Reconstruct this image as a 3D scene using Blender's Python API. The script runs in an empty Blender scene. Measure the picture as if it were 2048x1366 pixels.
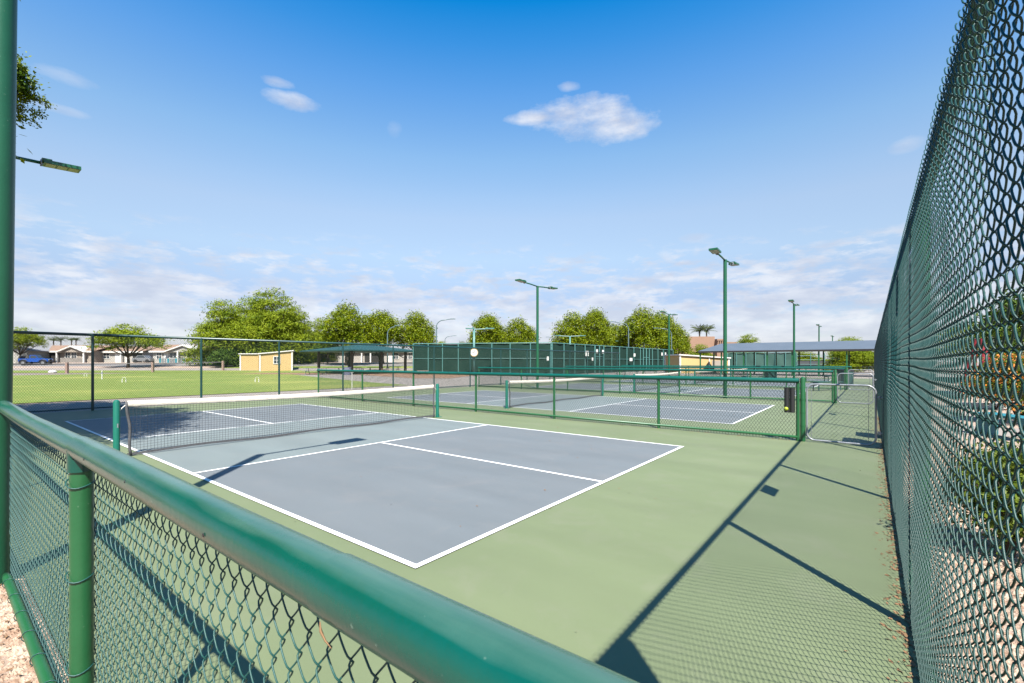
import bpy, math, random
import numpy as np
from mathutils import Vector, Matrix
random.seed(7); RNG = np.random.default_rng(11)
PI = math.pi
scn = bpy.context.scene
C = scn.collection

# ------------------------------------------------------------------ camera
CAM = np.array([-2.1974, -2.6033, 1.5262]); YAW = 0.9081; FPX = 919.96; HZ = 723.43
FW = np.array([math.sin(YAW), math.cos(YAW), 0]); RT = np.array([math.cos(YAW), -math.sin(YAW), 0])
cam_d = bpy.data.cameras.new('camera'); cam = bpy.data.objects.new('camera', cam_d); C.objects.link(cam)
cam.location = CAM; cam.rotation_euler = (PI/2, 0, -YAW)
cam_d.sensor_width = 36; cam_d.lens = FPX/2048*36; cam_d.shift_y = (HZ-683)/2048
cam_d.clip_start = 0.02; cam_d.clip_end = 8000
cam_d.dof.use_dof = True; cam_d.dof.focus_distance = 7.0; cam_d.dof.aperture_fstop = 16
scn.camera = cam

# ------------------------------------------------------------------ sun, sky, exposure
SUNV = Vector((-0.523, -0.540, 1.0)).normalized()
sun_d = bpy.data.lights.new('sun', 'SUN'); sun_d.energy = 5.0; sun_d.angle = math.radians(0.53); sun_d.color = (1.0, 0.955, 0.88)
sun = bpy.data.objects.new('sun', sun_d); C.objects.link(sun)
sun.rotation_euler = (-SUNV).to_track_quat('-Z', 'Y').to_euler(); sun.location = (0, 0, 60)
scn.view_settings.view_transform = 'Standard'; scn.view_settings.look = 'None'
scn.view_settings.exposure = 1.70; scn.view_settings.gamma = 1.0
W = bpy.data.worlds.new('World'); scn.world = W; W.use_nodes = True
nt = W.node_tree; nt.nodes.clear(); N = nt.nodes.new; L = nt.links.new
def wm(op, a, b=None, c=None, clamp=False):
    n = N('ShaderNodeMath'); n.operation = op; n.use_clamp = clamp
    for i, v in enumerate((a, b, c)):
        if v is None: continue
        if isinstance(v, (int, float)): n.inputs[i].default_value = v
        else: L(v, n.inputs[i])
    return n.outputs[0]
out = N('ShaderNodeOutputWorld'); bg = N('ShaderNodeBackground'); bg.inputs['Strength'].default_value = 0.0500
L(bg.outputs[0], out.inputs[0])
sky = N('ShaderNodeTexSky'); sky.sky_type = 'NISHITA'; sky.sun_disc = False
sky.sun_elevation = math.asin(SUNV.z); sky.sun_rotation = math.atan2(SUNV.x, SUNV.y) % (2*PI)
sky.air_density = 1.0; sky.dust_density = 0.6; sky.ozone_density = 2.5; sky.altitude = 400
tc = N('ShaderNodeTexCoord'); sx = N('ShaderNodeSeparateXYZ'); L(tc.outputs['Generated'], sx.inputs[0])
az = wm('SUBTRACT', wm('ARCTAN2', sx.outputs[0], sx.outputs[1]), YAW)
hr = wm('SQRT', wm('ADD', wm('MULTIPLY', sx.outputs[0], sx.outputs[0]), wm('MULTIPLY', sx.outputs[1], sx.outputs[1])))
el = wm('DIVIDE', sx.outputs[2], wm('MAXIMUM', hr, 0.02))
ramp = N('ShaderNodeValToRGB'); L(wm('MULTIPLY', el, 1.0, clamp=True), ramp.inputs[0])
cr = ramp.color_ramp; cr.elements[0].position = 0.0; cr.elements[0].color = (0.26, 0.245, 0.27, 1)
cr.elements[1].position = 1.0; cr.elements[1].color = (0.004, 0.30, 0.50, 1)
for p, c in ((0.13, (0.285, 0.255, 0.268)), (0.22, (0.46, 0.40, 0.35)), (0.306, (0.545, 0.469, 0.399)), (0.352, (0.526, 0.492, 0.432)), (0.436, (0.45, 0.508, 0.48)), (0.578, (0.262, 0.462, 0.55)), (0.686, (0.112, 0.415, 0.568)), (0.781, (0.012, 0.373, 0.565))):
    e = cr.elements.new(p); e.color = (*c, 1)
tint = N('ShaderNodeMix'); tint.data_type = 'RGBA'; tint.blend_type = 'MULTIPLY'; tint.inputs[0].default_value = 1
L(sky.outputs[0], tint.inputs[6]); L(ramp.outputs[0], tint.inputs[7])
gain = N('ShaderNodeMix'); gain.data_type = 'RGBA'; gain.blend_type = 'MULTIPLY'; gain.inputs[0].default_value = 1
gain.inputs[7].default_value = (3.06, 3.06, 3.06, 1); L(tint.outputs[2], gain.inputs[6])
cv = N('ShaderNodeCombineXYZ'); L(az, cv.inputs[0]); L(el, cv.inputs[1])
def wnoise(scale, detail, sxy, rough=0.55):
    m = N('ShaderNodeMapping'); m.inputs['Scale'].default_value = (*sxy, 1); L(cv.outputs[0], m.inputs[0])
    n = N('ShaderNodeTexNoise'); n.inputs['Scale'].default_value = scale; n.inputs['Detail'].default_value = detail
    n.inputs['Roughness'].default_value = rough; L(m.outputs[0], n.inputs['Vector']); return n.outputs[0]
puff = wnoise(10, 9, (1, 1.5), 0.66)
cl = None
for px, py, w, h, dens in ((1172, 232, 112, 44, 1.0), (1215, 252, 100, 38, 1.0), (1075, 235, 66, 17, .85), (585, 204, 66, 20, .8), (552, 163, 34, 12, .55),
                           (1137, 173, 24, 11, .5), (1818, 288, 42, 20, .42), (135, 155, 70, 17, .36), (120, 218, 70, 11, .4),
                           (315, 541, 75, 17, .5), (1395, 476, 40, 11, .45), (790, 258, 16, 18, .16), (200, 488, 90, 12, .3), (500, 520, 60, 10, .25)):
    a0 = math.atan((px-1024)/FPX); ca = math.cos(a0); e0 = (HZ-py)/FPX*ca
    wa = w/FPX*ca*ca; he = h/FPX*ca
    dx = wm('DIVIDE', wm('SUBTRACT', az, a0), wa); dy = wm('DIVIDE', wm('SUBTRACT', el, e0), he)
    r2 = wm('ADD', wm('MULTIPLY', dx, dx), wm('MULTIPLY', dy, dy))
    v = wm('ADD', wm('SUBTRACT', 1.02, r2), wm('MULTIPLY', wm('SUBTRACT', puff, 0.5), 2.9))
    v = wm('MULTIPLY', wm('MULTIPLY', v, 0.75, clamp=True), dens)
    cl = v if cl is None else wm('MAXIMUM', cl, v)
low = wnoise(6.5, 9, (1, 4.0), 0.62); low2 = wnoise(20, 8, (1, 2.8), 0.6)
lown = wm('ADD', wm('MULTIPLY', low, 0.55), wm('MULTIPLY', low2, 0.45))
band = wm('SUBTRACT', 1.0, wm('DIVIDE', el, 0.27), clamp=True)            # 1 at the horizon, 0 above ~15 degrees
lowm = wm('MULTIPLY', wm('SUBTRACT', wm('ADD', lown, wm('MULTIPLY', band, 0.24)), 0.545), 9.0, clamp=True)
lowm = wm('MULTIPLY', lowm, wm('MULTIPLY', wm('MULTIPLY', band, 4.0, clamp=True), 0.72))
cl = wm('MAXIMUM', cl, lowm)
mixc = N('ShaderNodeMix'); mixc.data_type = 'RGBA'; L(cl, mixc.inputs[0]); L(gain.outputs[2], mixc.inputs[6])
shade = wnoise(11, 5, (1, 3.0)); cc = N('ShaderNodeMix'); cc.data_type = 'RGBA'
L(wm('MULTIPLY', wm('SUBTRACT', shade, 0.38), 3.6, clamp=True), cc.inputs[0]); cc.inputs[6].default_value = (3.9, 4.15, 4.9, 1); cc.inputs[7].default_value = (5.7, 5.8, 6.1, 1)
L(cc.outputs[2], mixc.inputs[7]); L(mixc.outputs[2], bg.inputs['Color'])

# ------------------------------------------------------------------ helpers
DIM = .355                                            # one overall scale that keeps every albedo in its real range under this sun
def mat(name, c, rough=0.6, c2=None, scale=4.0, bump=0.0, bscale=40.0, metal=0.0, spec=0.5, trans=0.0, stretch=(1,1,1), contrast=1.0, emis=None, coat=0.0):
    m = bpy.data.materials.new(name); m.use_nodes = True; t = m.node_tree; b = t.nodes['Principled BSDF']
    if 'white' not in name: c = tuple(v*DIM for v in c); c2 = None if c2 is None else tuple(v*DIM for v in c2)
    b.inputs['Roughness'].default_value = rough; b.inputs['Metallic'].default_value = metal
    b.inputs['Specular IOR Level'].default_value = spec; b.inputs['Base Color'].default_value = (*c, 1)
    b.inputs['Coat Weight'].default_value = coat
    co = t.nodes.new('ShaderNodeTexCoord'); mp = t.nodes.new('ShaderNodeMapping'); mp.inputs['Scale'].default_value = stretch
    t.links.new(co.outputs['Object'], mp.inputs[0])
    if c2 is not None:
        n = t.nodes.new('ShaderNodeTexNoise'); n.inputs['Scale'].default_value = scale; n.inputs['Detail'].default_value = 6; n.inputs['Roughness'].default_value = .6
        t.links.new(mp.outputs[0], n.inputs['Vector'])
        r = t.nodes.new('ShaderNodeMapRange'); r.inputs[1].default_value = .5-.22/contrast; r.inputs[2].default_value = .5+.22/contrast
        t.links.new(n.outputs[0], r.inputs[0])
        x = t.nodes.new('ShaderNodeMix'); x.data_type = 'RGBA'; x.inputs[6].default_value = (*c, 1); x.inputs[7].default_value = (*c2, 1)
        t.links.new(r.outputs[0], x.inputs[0]); t.links.new(x.outputs[2], b.inputs['Base Color'])
    if bump:
        n = t.nodes.new('ShaderNodeTexNoise'); n.inputs['Scale'].default_value = bscale; n.inputs['Detail'].default_value = 4
        t.links.new(mp.outputs[0], n.inputs['Vector'])
        bp = t.nodes.new('ShaderNodeBump'); bp.inputs['Strength'].default_value = bump; bp.inputs['Distance'].default_value = .02
        t.links.new(n.outputs[0], bp.inputs['Height']); t.links.new(bp.outputs[0], b.inputs['Normal'])
    if trans:
        tr = t.nodes.new('ShaderNodeBsdfTranslucent'); ms = t.nodes.new('ShaderNodeMixShader'); ms.inputs[0].default_value = trans
        src = b.inputs['Base Color'].links[0].from_socket if b.inputs['Base Color'].links else None
        if src: t.links.new(src, tr.inputs[0])
        else: tr.inputs[0].default_value = (*c, 1)
        o = t.nodes['Material Output']; t.links.new(b.outputs[0], ms.inputs[1]); t.links.new(tr.outputs[0], ms.inputs[2]); t.links.new(ms.outputs[0], o.inputs[0])
    return m

def link_mesh(name, v, f, m, parent=None, smooth=False):
    me = bpy.data.meshes.new(name); me.from_pydata([tuple(map(float, p)) for p in v], [], f)
    if smooth: me.polygons.foreach_set('use_smooth', [True]*len(me.polygons))
    me.materials.append(m) if m else None
    o = bpy.data.objects.new(name, me); C.objects.link(o)
    if parent: o.parent = parent
    return o
def fast_mesh(name, v, quads, m, parent=None, smooth=True):
    v = np.asarray(v, np.float32); q = np.asarray(quads, np.int32); k = q.shape[1]
    me = bpy.data.meshes.new(name); me.vertices.add(len(v)); me.vertices.foreach_set('co', v.ravel())
    me.loops.add(q.size); me.loops.foreach_set('vertex_index', q.ravel())
    me.polygons.add(len(q)); me.polygons.foreach_set('loop_start', np.arange(len(q), dtype=np.int32)*k)
    me.polygons.foreach_set('loop_total', np.full(len(q), k, np.int32))
    me.polygons.foreach_set('use_smooth', np.full(len(q), smooth)); me.update(calc_edges=True)
    if m: me.materials.append(m)
    o = bpy.data.objects.new(name, me); C.objects.link(o)
    if parent: o.parent = parent
    return o
class MB:
    def __init__(s): s.v = []; s.f = []
    def add(s, v, f):
        k = len(s.v); s.v += [tuple(p) for p in v]; s.f += [tuple(i+k for i in q) for q in f]; return s
    def box(s, x0, x1, y0, y1, z0, z1):
        v = [(x0,y0,z0),(x1,y0,z0),(x1,y1,z0),(x0,y1,z0),(x0,y0,z1),(x1,y0,z1),(x1,y1,z1),(x0,y1,z1)]
        return s.add(v, [(0,3,2,1),(4,5,6,7),(0,1,5,4),(1,2,6,5),(2,3,7,6),(3,0,4,7)])
    def obox(s, c, ax, ay, az_):                      # oriented box: centre, three half-axis vectors
        c, ax, ay, az_ = map(np.array, (c, ax, ay, az_)); v = []
        for k in (-1, 1):
            for (i, j) in ((-1,-1),(1,-1),(1,1),(-1,1)): v.append(c+i*ax+j*ay+k*az_)
        return s.add(v, [(0,3,2,1),(4,5,6,7),(0,1,5,4),(1,2,6,5),(2,3,7,6),(3,0,4,7)])
    def tube(s, pts, r, n=8, caps=True, ref=(0,0,1)):
        P = np.array(pts, float); R = np.full(len(P), r, float) if np.isscalar(r) else np.array(r, float)
        T = np.gradient(P, axis=0); T /= np.linalg.norm(T, axis=1)[:, None]+1e-12
        u = np.cross(T[0], ref)
        if np.linalg.norm(u) < 1e-3: u = np.cross(T[0], (0, 1, 0))
        V = []
        for i in range(len(P)):
            u = u-T[i]*(u@T[i]); u /= np.linalg.norm(u); w = np.cross(T[i], u)
            for k in range(n):
                a = 2*PI*k/n; V.append(P[i]+R[i]*(math.cos(a)*u+math.sin(a)*w))
        F = [(i*n+k, i*n+(k+1) % n, (i+1)*n+(k+1) % n, (i+1)*n+k) for i in range(len(P)-1) for k in range(n)]
        if caps: F += [tuple(range(n))[::-1], tuple((len(P)-1)*n+k for k in range(n))]
        return s.add(V, F)
    def cyl(s, p0, p1, r0, r1=None, n=12): return s.tube([p0, p1], [r0, r0 if r1 is None else r1], n)
    def ball(s, c, r, n=12, m=8, sc=(1,1,1)):
        v = [(c[0], c[1], c[2]-r*sc[2])]
        for i in range(1, m):
            t = PI*i/m-PI/2
            for k in range(n):
                a = 2*PI*k/n; v.append((c[0]+r*sc[0]*math.cos(t)*math.cos(a), c[1]+r*sc[1]*math.cos(t)*math.sin(a), c[2]+r*sc[2]*math.sin(t)))
        v.append((c[0], c[1], c[2]+r*sc[2])); e = len(v)-1
        f = [(0, 1+(k+1) % n, 1+k) for k in range(n)]
        f += [(1+i*n+k, 1+i*n+(k+1) % n, 1+(i+1)*n+(k+1) % n, 1+(i+1)*n+k) for i in range(m-2) for k in range(n)]
        f += [(1+(m-2)*n+k, 1+(m-2)*n+(k+1) % n, e) for k in range(n)]
        return s.add(v, f)
    def prism(s, poly, y0, y1):                       # polygon in xz extruded along y
        n = len(poly); v = [(x, y0, z) for x, z in poly]+[(x, y1, z) for x, z in poly]
        return s.add(v, [tuple(range(n)), tuple(range(2*n-1, n-1, -1))]+[(i, n+i, n+(i+1) % n, (i+1) % n) for i in range(n)])
    def build(s, name, m, parent=None, smooth=False, auto=False):
        o = link_mesh(name, s.v, s.f, m, parent, smooth or auto)
        if auto:
            me = o.data; import bmesh
            bm = bmesh.new(); bm.from_mesh(me)
            for e in bm.edges:
                if len(e.link_faces) == 2 and e.calc_face_angle(0) > math.radians(38): e.smooth = False
            bm.to_mesh(me); bm.free()
        return o
def tag(o, label=None, cat=None, group=None, kind=None):
    if label: o['label'] = label
    if cat: o['category'] = cat
    if group: o['group'] = group
    if kind: o['kind'] = kind
    return o
def thing(name, label, cat, loc=(0,0,0), rz=0.0, group=None):
    o = bpy.data.objects.new(name, None); C.objects.link(o); o.location = tuple(map(float, loc)); o.rotation_euler = (0, 0, rz)
    o.empty_display_size = .3
    return tag(o, label, cat, group)
def struct(o): o['kind'] = 'structure'; return o
KIDS = {}
def kids(o): return [c for c in C.objects if c.parent == o]
def dup(o, loc=None, rz=None, label=None, scale=None, parent=None, group=None):
    c = o.copy(); C.objects.link(c)
    if parent: c.parent = parent
    if loc is not None: c.location = tuple(map(float, loc))
    if rz is not None: c.rotation_euler = (0, 0, rz)
    if scale is not None: c.scale = scale
    if label: c['label'] = label
    if group: c['group'] = group
    for k in kids(o): dup(k, parent=c)
    return c
def sstep(t): t = np.clip(t, 0, 1); return t*t*(3-2*t)
def zt(x, y):                                         # terrain: the street beyond the lawn lies higher
    dx = np.asarray(x)-CAM[0]; dy = np.asarray(y)-CAM[1]
    D = dx*FW[0]+dy*FW[1]; l = dx*RT[0]+dy*RT[1]
    return 1.35*sstep((D-60)/30)*sstep((-l-3)/9)
def at(px, D, z=None):                                # a point on the ground at depth D metres, bearing px
    p = CAM+(FW+RT*((px-1024)/FPX))*D
    return np.array([p[0], p[1], zt(p[0], p[1]) if z is None else z])
def zat(py, D): return CAM[2]+(HZ-py)*D/FPX
FAC = -YAW                                            # rotation that turns a front to the courts

# ------------------------------------------------------------------ materials
M = {}
M['ground'] = mat('desert_dirt', (.36,.29,.23), .95, (.46,.38,.31), 1.3, .3, 60)
M['gravel'] = mat('gravel_bed', (.60,.43,.32), .95, (.84,.64,.50), 55, .6, 220, contrast=1.3)
M['concrete'] = mat('pale_concrete', (.46,.39,.34), .9, (.54,.47,.42), 3, .2, 90)
M['road'] = mat('street_asphalt', (.34,.31,.29), .9, (.42,.39,.36), 1.2)
M['dirt'] = mat('orange_dirt', (.45,.24,.13), .95, (.52,.31,.19), .8)
def court_mat(name, c, c2):
    m = mat(name, c, .62, c2, .55, .12, 350, spec=.35)
    t = m.node_tree; x = [n for n in t.nodes if n.type == 'MIX'][0]
    # fine speckle over the broad fading
    n = t.nodes.new('ShaderNodeTexNoise'); n.inputs['Scale'].default_value = 240; n.inputs['Detail'].default_value = 3
    co = [q for q in t.nodes if q.type == 'TEX_COORD'][0]; t.links.new(co.outputs['Object'], n.inputs['Vector'])
    r = t.nodes.new('ShaderNodeMapRange'); r.inputs[1].default_value = .3; r.inputs[2].default_value = .7; r.inputs[3].default_value = .93; r.inputs[4].default_value = 1.06
    t.links.new(n.outputs[0], r.inputs[0])
    # long soft wear streaks
    m2 = t.nodes.new('ShaderNodeMapping'); m2.inputs['Scale'].default_value = (.5, .12, 1); m2.inputs['Rotation'].default_value = (0, 0, .4); t.links.new(co.outputs['Object'], m2.inputs[0])
    n2 = t.nodes.new('ShaderNodeTexNoise'); n2.inputs['Scale'].default_value = 3.5; n2.inputs['Detail'].default_value = 5; t.links.new(m2.outputs[0], n2.inputs['Vector'])
    r2 = t.nodes.new('ShaderNodeMapRange'); r2.inputs[1].default_value = .3; r2.inputs[2].default_value = .7; r2.inputs[3].default_value = .925; r2.inputs[4].default_value = 1.06; t.links.new(n2.outputs[0], r2.inputs[0])
    mu = t.nodes.new('ShaderNodeMath'); mu.operation = 'MULTIPLY'; t.links.new(r.outputs[0], mu.inputs[0]); t.links.new(r2.outputs[0], mu.inputs[1])
    y = t.nodes.new('ShaderNodeVectorMath'); y.operation = 'SCALE'; t.links.new(x.outputs[2], y.inputs[0]); t.links.new(mu.outputs[0], y.inputs['Scale'])
    # dusty and pinkish stained patches, hairline scuffs
    n3 = t.nodes.new('ShaderNodeTexNoise'); n3.inputs['Scale'].default_value = 1.7; n3.inputs['Detail'].default_value = 8; n3.inputs['Roughness'].default_value = .7; n3.inputs['Distortion'].default_value = .6; t.links.new(co.outputs['Object'], n3.inputs['Vector'])
    r3 = t.nodes.new('ShaderNodeMapRange'); r3.inputs[1].default_value = .52; r3.inputs[2].default_value = .80; r3.inputs[4].default_value = .20; t.links.new(n3.outputs[0], r3.inputs[0])
    x3 = t.nodes.new('ShaderNodeMix'); x3.data_type = 'RGBA'; x3.inputs[7].default_value = (.19,.165,.15,1); t.links.new(r3.outputs[0], x3.inputs[0]); t.links.new(y.outputs[0], x3.inputs[6])
    m4 = t.nodes.new('ShaderNodeMapping'); m4.inputs['Scale'].default_value = (2.2, 17, 1); m4.inputs['Rotation'].default_value = (0, 0, .9); t.links.new(co.outputs['Object'], m4.inputs[0])
    n4 = t.nodes.new('ShaderNodeTexNoise'); n4.inputs['Scale'].default_value = 2.0; n4.inputs['Detail'].default_value = 6; t.links.new(m4.outputs[0], n4.inputs['Vector'])
    r4 = t.nodes.new('ShaderNodeMapRange'); r4.inputs[1].default_value = .66; r4.inputs[2].default_value = .74; r4.inputs[4].default_value = .16; t.links.new(n4.outputs[0], r4.inputs[0])
    x4 = t.nodes.new('ShaderNodeMix'); x4.data_type = 'RGBA'; x4.inputs[7].default_value = (.06,.065,.07,1); t.links.new(r4.outputs[0], x4.inputs[0]); t.links.new(x3.outputs[2], x4.inputs[6])
    t.links.new(x4.outputs[2], t.nodes['Principled BSDF'].inputs['Base Color'])
    return m
M['court_green'] = court_mat('green_court_coating', (.270,.334,.166), (.292,.350,.184))
M['court_blue'] = court_mat('blue_court_coating', (.256,.292,.312), (.280,.306,.320))
M['court_kitchen'] = court_mat('pale_blue_court_coating', (.300,.362,.362), (.318,.372,.366))
M['line'] = mat('white_line_paint', (.56,.56,.56), .6, (.64,.64,.64), 8, .1, 200)
M['lawn'] = mat('lawn_turf', (.200,.305,.020), .95, (.340,.405,.050), 5, .5, 90, contrast=1.2)
def dry_patches(m):
    t = m.node_tree; b = t.nodes['Principled BSDF']; src = b.inputs['Base Color'].links[0].from_socket; co = [q for q in t.nodes if q.type == 'TEX_COORD'][0]
    for sc, st, rot, lo, hi, amt, c in ((.10, (1, 1, 1), 0, .50, .68, .55, (.27,.245,.06,1)), (.9, (.10, 1, 1), .66, .45, .62, .28, (.06,.13,.006,1)), (2.5, (1,1,1), 0, .55, .75, .35, (.25,.24,.07,1))):
        mp = t.nodes.new('ShaderNodeMapping'); mp.inputs['Scale'].default_value = st; mp.inputs['Rotation'].default_value = (0, 0, rot); t.links.new(co.outputs['Object'], mp.inputs[0])
        n = t.nodes.new('ShaderNodeTexNoise'); n.inputs['Scale'].default_value = sc; n.inputs['Detail'].default_value = 6; t.links.new(mp.outputs[0], n.inputs['Vector'])
        r = t.nodes.new('ShaderNodeMapRange'); r.inputs[1].default_value = lo; r.inputs[2].default_value = hi; r.inputs[4].default_value = amt; t.links.new(n.outputs[0], r.inputs[0])
        x = t.nodes.new('ShaderNodeMix'); x.data_type = 'RGBA'; t.links.new(r.outputs[0], x.inputs[0]); t.links.new(src, x.inputs[6]); x.inputs[7].default_value = c; src = x.outputs[2]
    t.links.new(src, b.inputs['Base Color'])
dry_patches(M['lawn'])
M['leaf_litter'] = mat('dry_leaf', (.30,.13,.05), .8, (.45,.27,.12), 30)
M['stone'] = mat('pebble', (.50,.31,.20), .85, (.88,.66,.49), 14, contrast=2.5)
def worn(name, c, c2, rough, scale=7, spec=.5):
    m = mat(name, c, rough, c2, scale, .05, 60, spec=spec, contrast=.9)
    t = m.node_tree; b = t.nodes['Principled BSDF']; src = b.inputs['Base Color'].links[0].from_socket
    n = t.nodes.new('ShaderNodeTexNoise'); n.inputs['Scale'].default_value = 60; n.inputs['Detail'].default_value = 2
    co = [q for q in t.nodes if q.type == 'TEX_COORD'][0]; t.links.new(co.outputs['Object'], n.inputs['Vector'])
    r = t.nodes.new('ShaderNodeMapRange'); r.inputs[1].default_value = .73; r.inputs[2].default_value = .79; r.inputs[4].default_value = .35; t.links.new(n.outputs[0], r.inputs[0])
    x = t.nodes.new('ShaderNodeMix'); x.data_type = 'RGBA'; t.links.new(r.outputs[0], x.inputs[0]); t.links.new(src, x.inputs[6]); x.inputs[7].default_value = (.22,.27,.22,1)
    t.links.new(x.outputs[2], b.inputs['Base Color']); return m
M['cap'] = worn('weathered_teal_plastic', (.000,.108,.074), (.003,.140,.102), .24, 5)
def sky_sheen(m, c, lo=.55, hi=1.0, amt=.75):  # pale sky reflection put into the colour of upward faces
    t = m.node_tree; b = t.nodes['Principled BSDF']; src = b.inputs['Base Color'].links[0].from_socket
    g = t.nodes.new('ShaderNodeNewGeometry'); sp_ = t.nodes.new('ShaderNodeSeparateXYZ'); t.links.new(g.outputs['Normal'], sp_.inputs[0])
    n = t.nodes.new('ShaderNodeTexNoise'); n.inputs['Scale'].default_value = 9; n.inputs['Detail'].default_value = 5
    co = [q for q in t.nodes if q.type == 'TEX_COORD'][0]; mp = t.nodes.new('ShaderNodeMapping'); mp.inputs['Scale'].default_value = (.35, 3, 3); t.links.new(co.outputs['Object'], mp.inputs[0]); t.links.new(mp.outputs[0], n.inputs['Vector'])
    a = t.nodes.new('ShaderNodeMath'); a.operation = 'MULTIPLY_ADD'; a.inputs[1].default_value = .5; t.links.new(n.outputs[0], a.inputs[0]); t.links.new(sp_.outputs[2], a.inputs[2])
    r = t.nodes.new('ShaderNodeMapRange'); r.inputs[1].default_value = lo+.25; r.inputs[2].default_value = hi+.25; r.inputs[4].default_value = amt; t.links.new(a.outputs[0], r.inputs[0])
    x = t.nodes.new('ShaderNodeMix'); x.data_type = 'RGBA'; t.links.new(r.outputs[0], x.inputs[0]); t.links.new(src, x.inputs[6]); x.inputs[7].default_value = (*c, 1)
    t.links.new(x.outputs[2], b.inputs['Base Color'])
sky_sheen(M['cap'], (.20,.26,.22), .76, 1.25, .38)
M['cap_far'] = mat('teal_plastic', (.000,.150,.115), .35, (.004,.19,.14), 3)
M['post'] = worn('green_post_paint', (.016,.165,.050), (.028,.20,.068), .38, 6)
M['pole'] = worn('green_pole_paint', (.012,.160,.070), (.02,.195,.088), .35, 4)
M['teal'] = mat('teal_post_paint', (.0,.23,.15), .4, (.01,.27,.19), 5)
M['wire'] = mat('green_vinyl_wire', (.018,.112,.098), .42, (.032,.155,.138), 30, spec=.3)
M['wire_tall'] = mat('deep_green_vinyl_wire', (.012,.078,.064), .42, (.022,.108,.092), 30, spec=.3)
M['wire_dark'] = mat('dark_vinyl_wire', (.010,.050,.034), .45)
M['rail_dark'] = mat('dark_green_rail', (.012,.075,.070), .35, (.02,.11,.11), 5)
M['galv'] = mat('galvanised_steel', (.62,.65,.69), .4, (.46,.49,.53), 12, metal=.35)
M['galv_wire'] = mat('galvanised_wire', (.50,.52,.54), .35, metal=.7)
M['net'] = mat('black_net_cord', (.022,.026,.030), .8)
M['tape'] = mat('grey_net_tape', (.10,.10,.11), .85, (.17,.17,.18), 20, .4, 80)
M['band'] = mat('white_net_band', (.44,.395,.33), .8, (.52,.47,.40), 12, .4, 60)
M['rope'] = mat('white_cord', (.6,.56,.5), .8)
M['lens'] = mat('lamp_glass', (.72,.62,.42), .25, (.50,.42,.28), 40)
M['screen'] = mat('dark_green_windscreen', (.018,.060,.045), .85, (.030,.082,.062), .6, .25, 5, spec=.1)
M['screen_teal'] = mat('teal_windscreen', (.05,.16,.125), .75, (.07,.20,.155), .8)
M['frame_teal'] = mat('pale_teal_pipe', (.11,.33,.30), .45, (.15,.40,.37), 2)
M['yellow_wall'] = mat('yellow_siding', (.95,.64,.25), .7, (1.0,.70,.30), 1.2, .3, 5, stretch=(14,14,.2))
M['white'] = mat('white_trim', (.42,.41,.38), .6, (.50,.49,.46), 3)
M['glass'] = mat('window_glass', (.05,.07,.09), .12, (.10,.12,.14), 2, spec=.8)
M['beige'] = mat('beige_siding', (.56,.47,.38), .8, (.62,.53,.44), .8)
M['cream'] = mat('cream_siding', (.66,.62,.55), .8, (.72,.68,.61), .8)
M['stonewall'] = mat('grey_stone_veneer', (.34,.31,.28), .9, (.50,.46,.42), 4, .6, 12, contrast=1.6)
M['tile'] = mat('tan_roof_tile', (.46,.27,.17), .85, (.58,.38,.26), 2.2, .4, 10)
M['greyroof'] = mat('grey_shingle_roof', (.42,.42,.43), .85, (.52,.52,.53), 1.5)
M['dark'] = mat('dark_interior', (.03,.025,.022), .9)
M['brown'] = mat('brown_wood', (.13,.08,.05), .8, (.18,.11,.07), 4)
M['pink'] = mat('pink_masonry', (.52,.33,.26), .9, (.60,.42,.34), 4, .4, 20)
M['pueblo'] = mat('tan_stucco', (.50,.29,.19), .9, (.56,.34,.23), .5)
M['canopy'] = mat('green_canopy_roof', (.018,.10,.092), .45, (.024,.13,.12), 1.5)
M['metalroof'] = mat('blue_grey_metal_roof', (.155,.195,.240), .5, (.19,.23,.28), .6)
M['bark'] = mat('bark', (.10,.065,.04), .95, (.17,.12,.08), 12, .6, 20)
M['leaf_round'] = mat('glossy_leaves', (.090,.200,.006), .45, (.56,.64,.015), 1.1, trans=.28, contrast=1.2, spec=.15)
M['leaf_feather'] = mat('feathery_leaves', (.180,.300,.010), .6, (.56,.66,.030), .7, trans=.3, contrast=1.2, spec=.15)
M['leaf_green'] = mat('green_leaves', (.070,.170,.020), .6, (.200,.310,.035), 1.0, trans=.25, spec=.15)
M['leaf_palm'] = mat('palm_fronds', (.12,.17,.05), .6, (.20,.25,.09), 3, trans=.2, spec=.15)
M['leaf_shrub'] = mat('shrub_leaves', (.10,.20,.015), .5, (.34,.42,.05), 9, trans=.3, contrast=1.3, spec=.15)
M['flower'] = mat('orange_petals', (1.7,.42,.05), .6, (1.9,.85,.15), 20, trans=.2)
M['blue'] = mat('blue_car_paint', (.005,.12,.60), .25, coat=.6)
M['black'] = mat('black_plastic', (.018,.018,.02), .55)
M['rubber'] = mat('tyre_rubber', (.02,.02,.02), .85)
M['silver'] = mat('silver_paint', (.55,.56,.58), .3, metal=.5)
M['lamp'] = mat('headlight', (.7,.7,.7), .1)
M['red'] = mat('red_paint', (.42,.01,.02), .5)
M['ballyel'] = mat('yellow_ball', (.62,.75,.03), .6)
M['lampgrey'] = mat('grey_teal_lamp_paint', (.16,.26,.27), .45)
M['turq'] = mat('turquoise_paint', (.03,.34,.42), .5)
M['purple'] = mat('lavender_plastic', (.24,.24,.38), .6, (.34,.36,.50), 4)
M['grey'] = mat('grey_plastic', (.30,.33,.34), .6)

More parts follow.
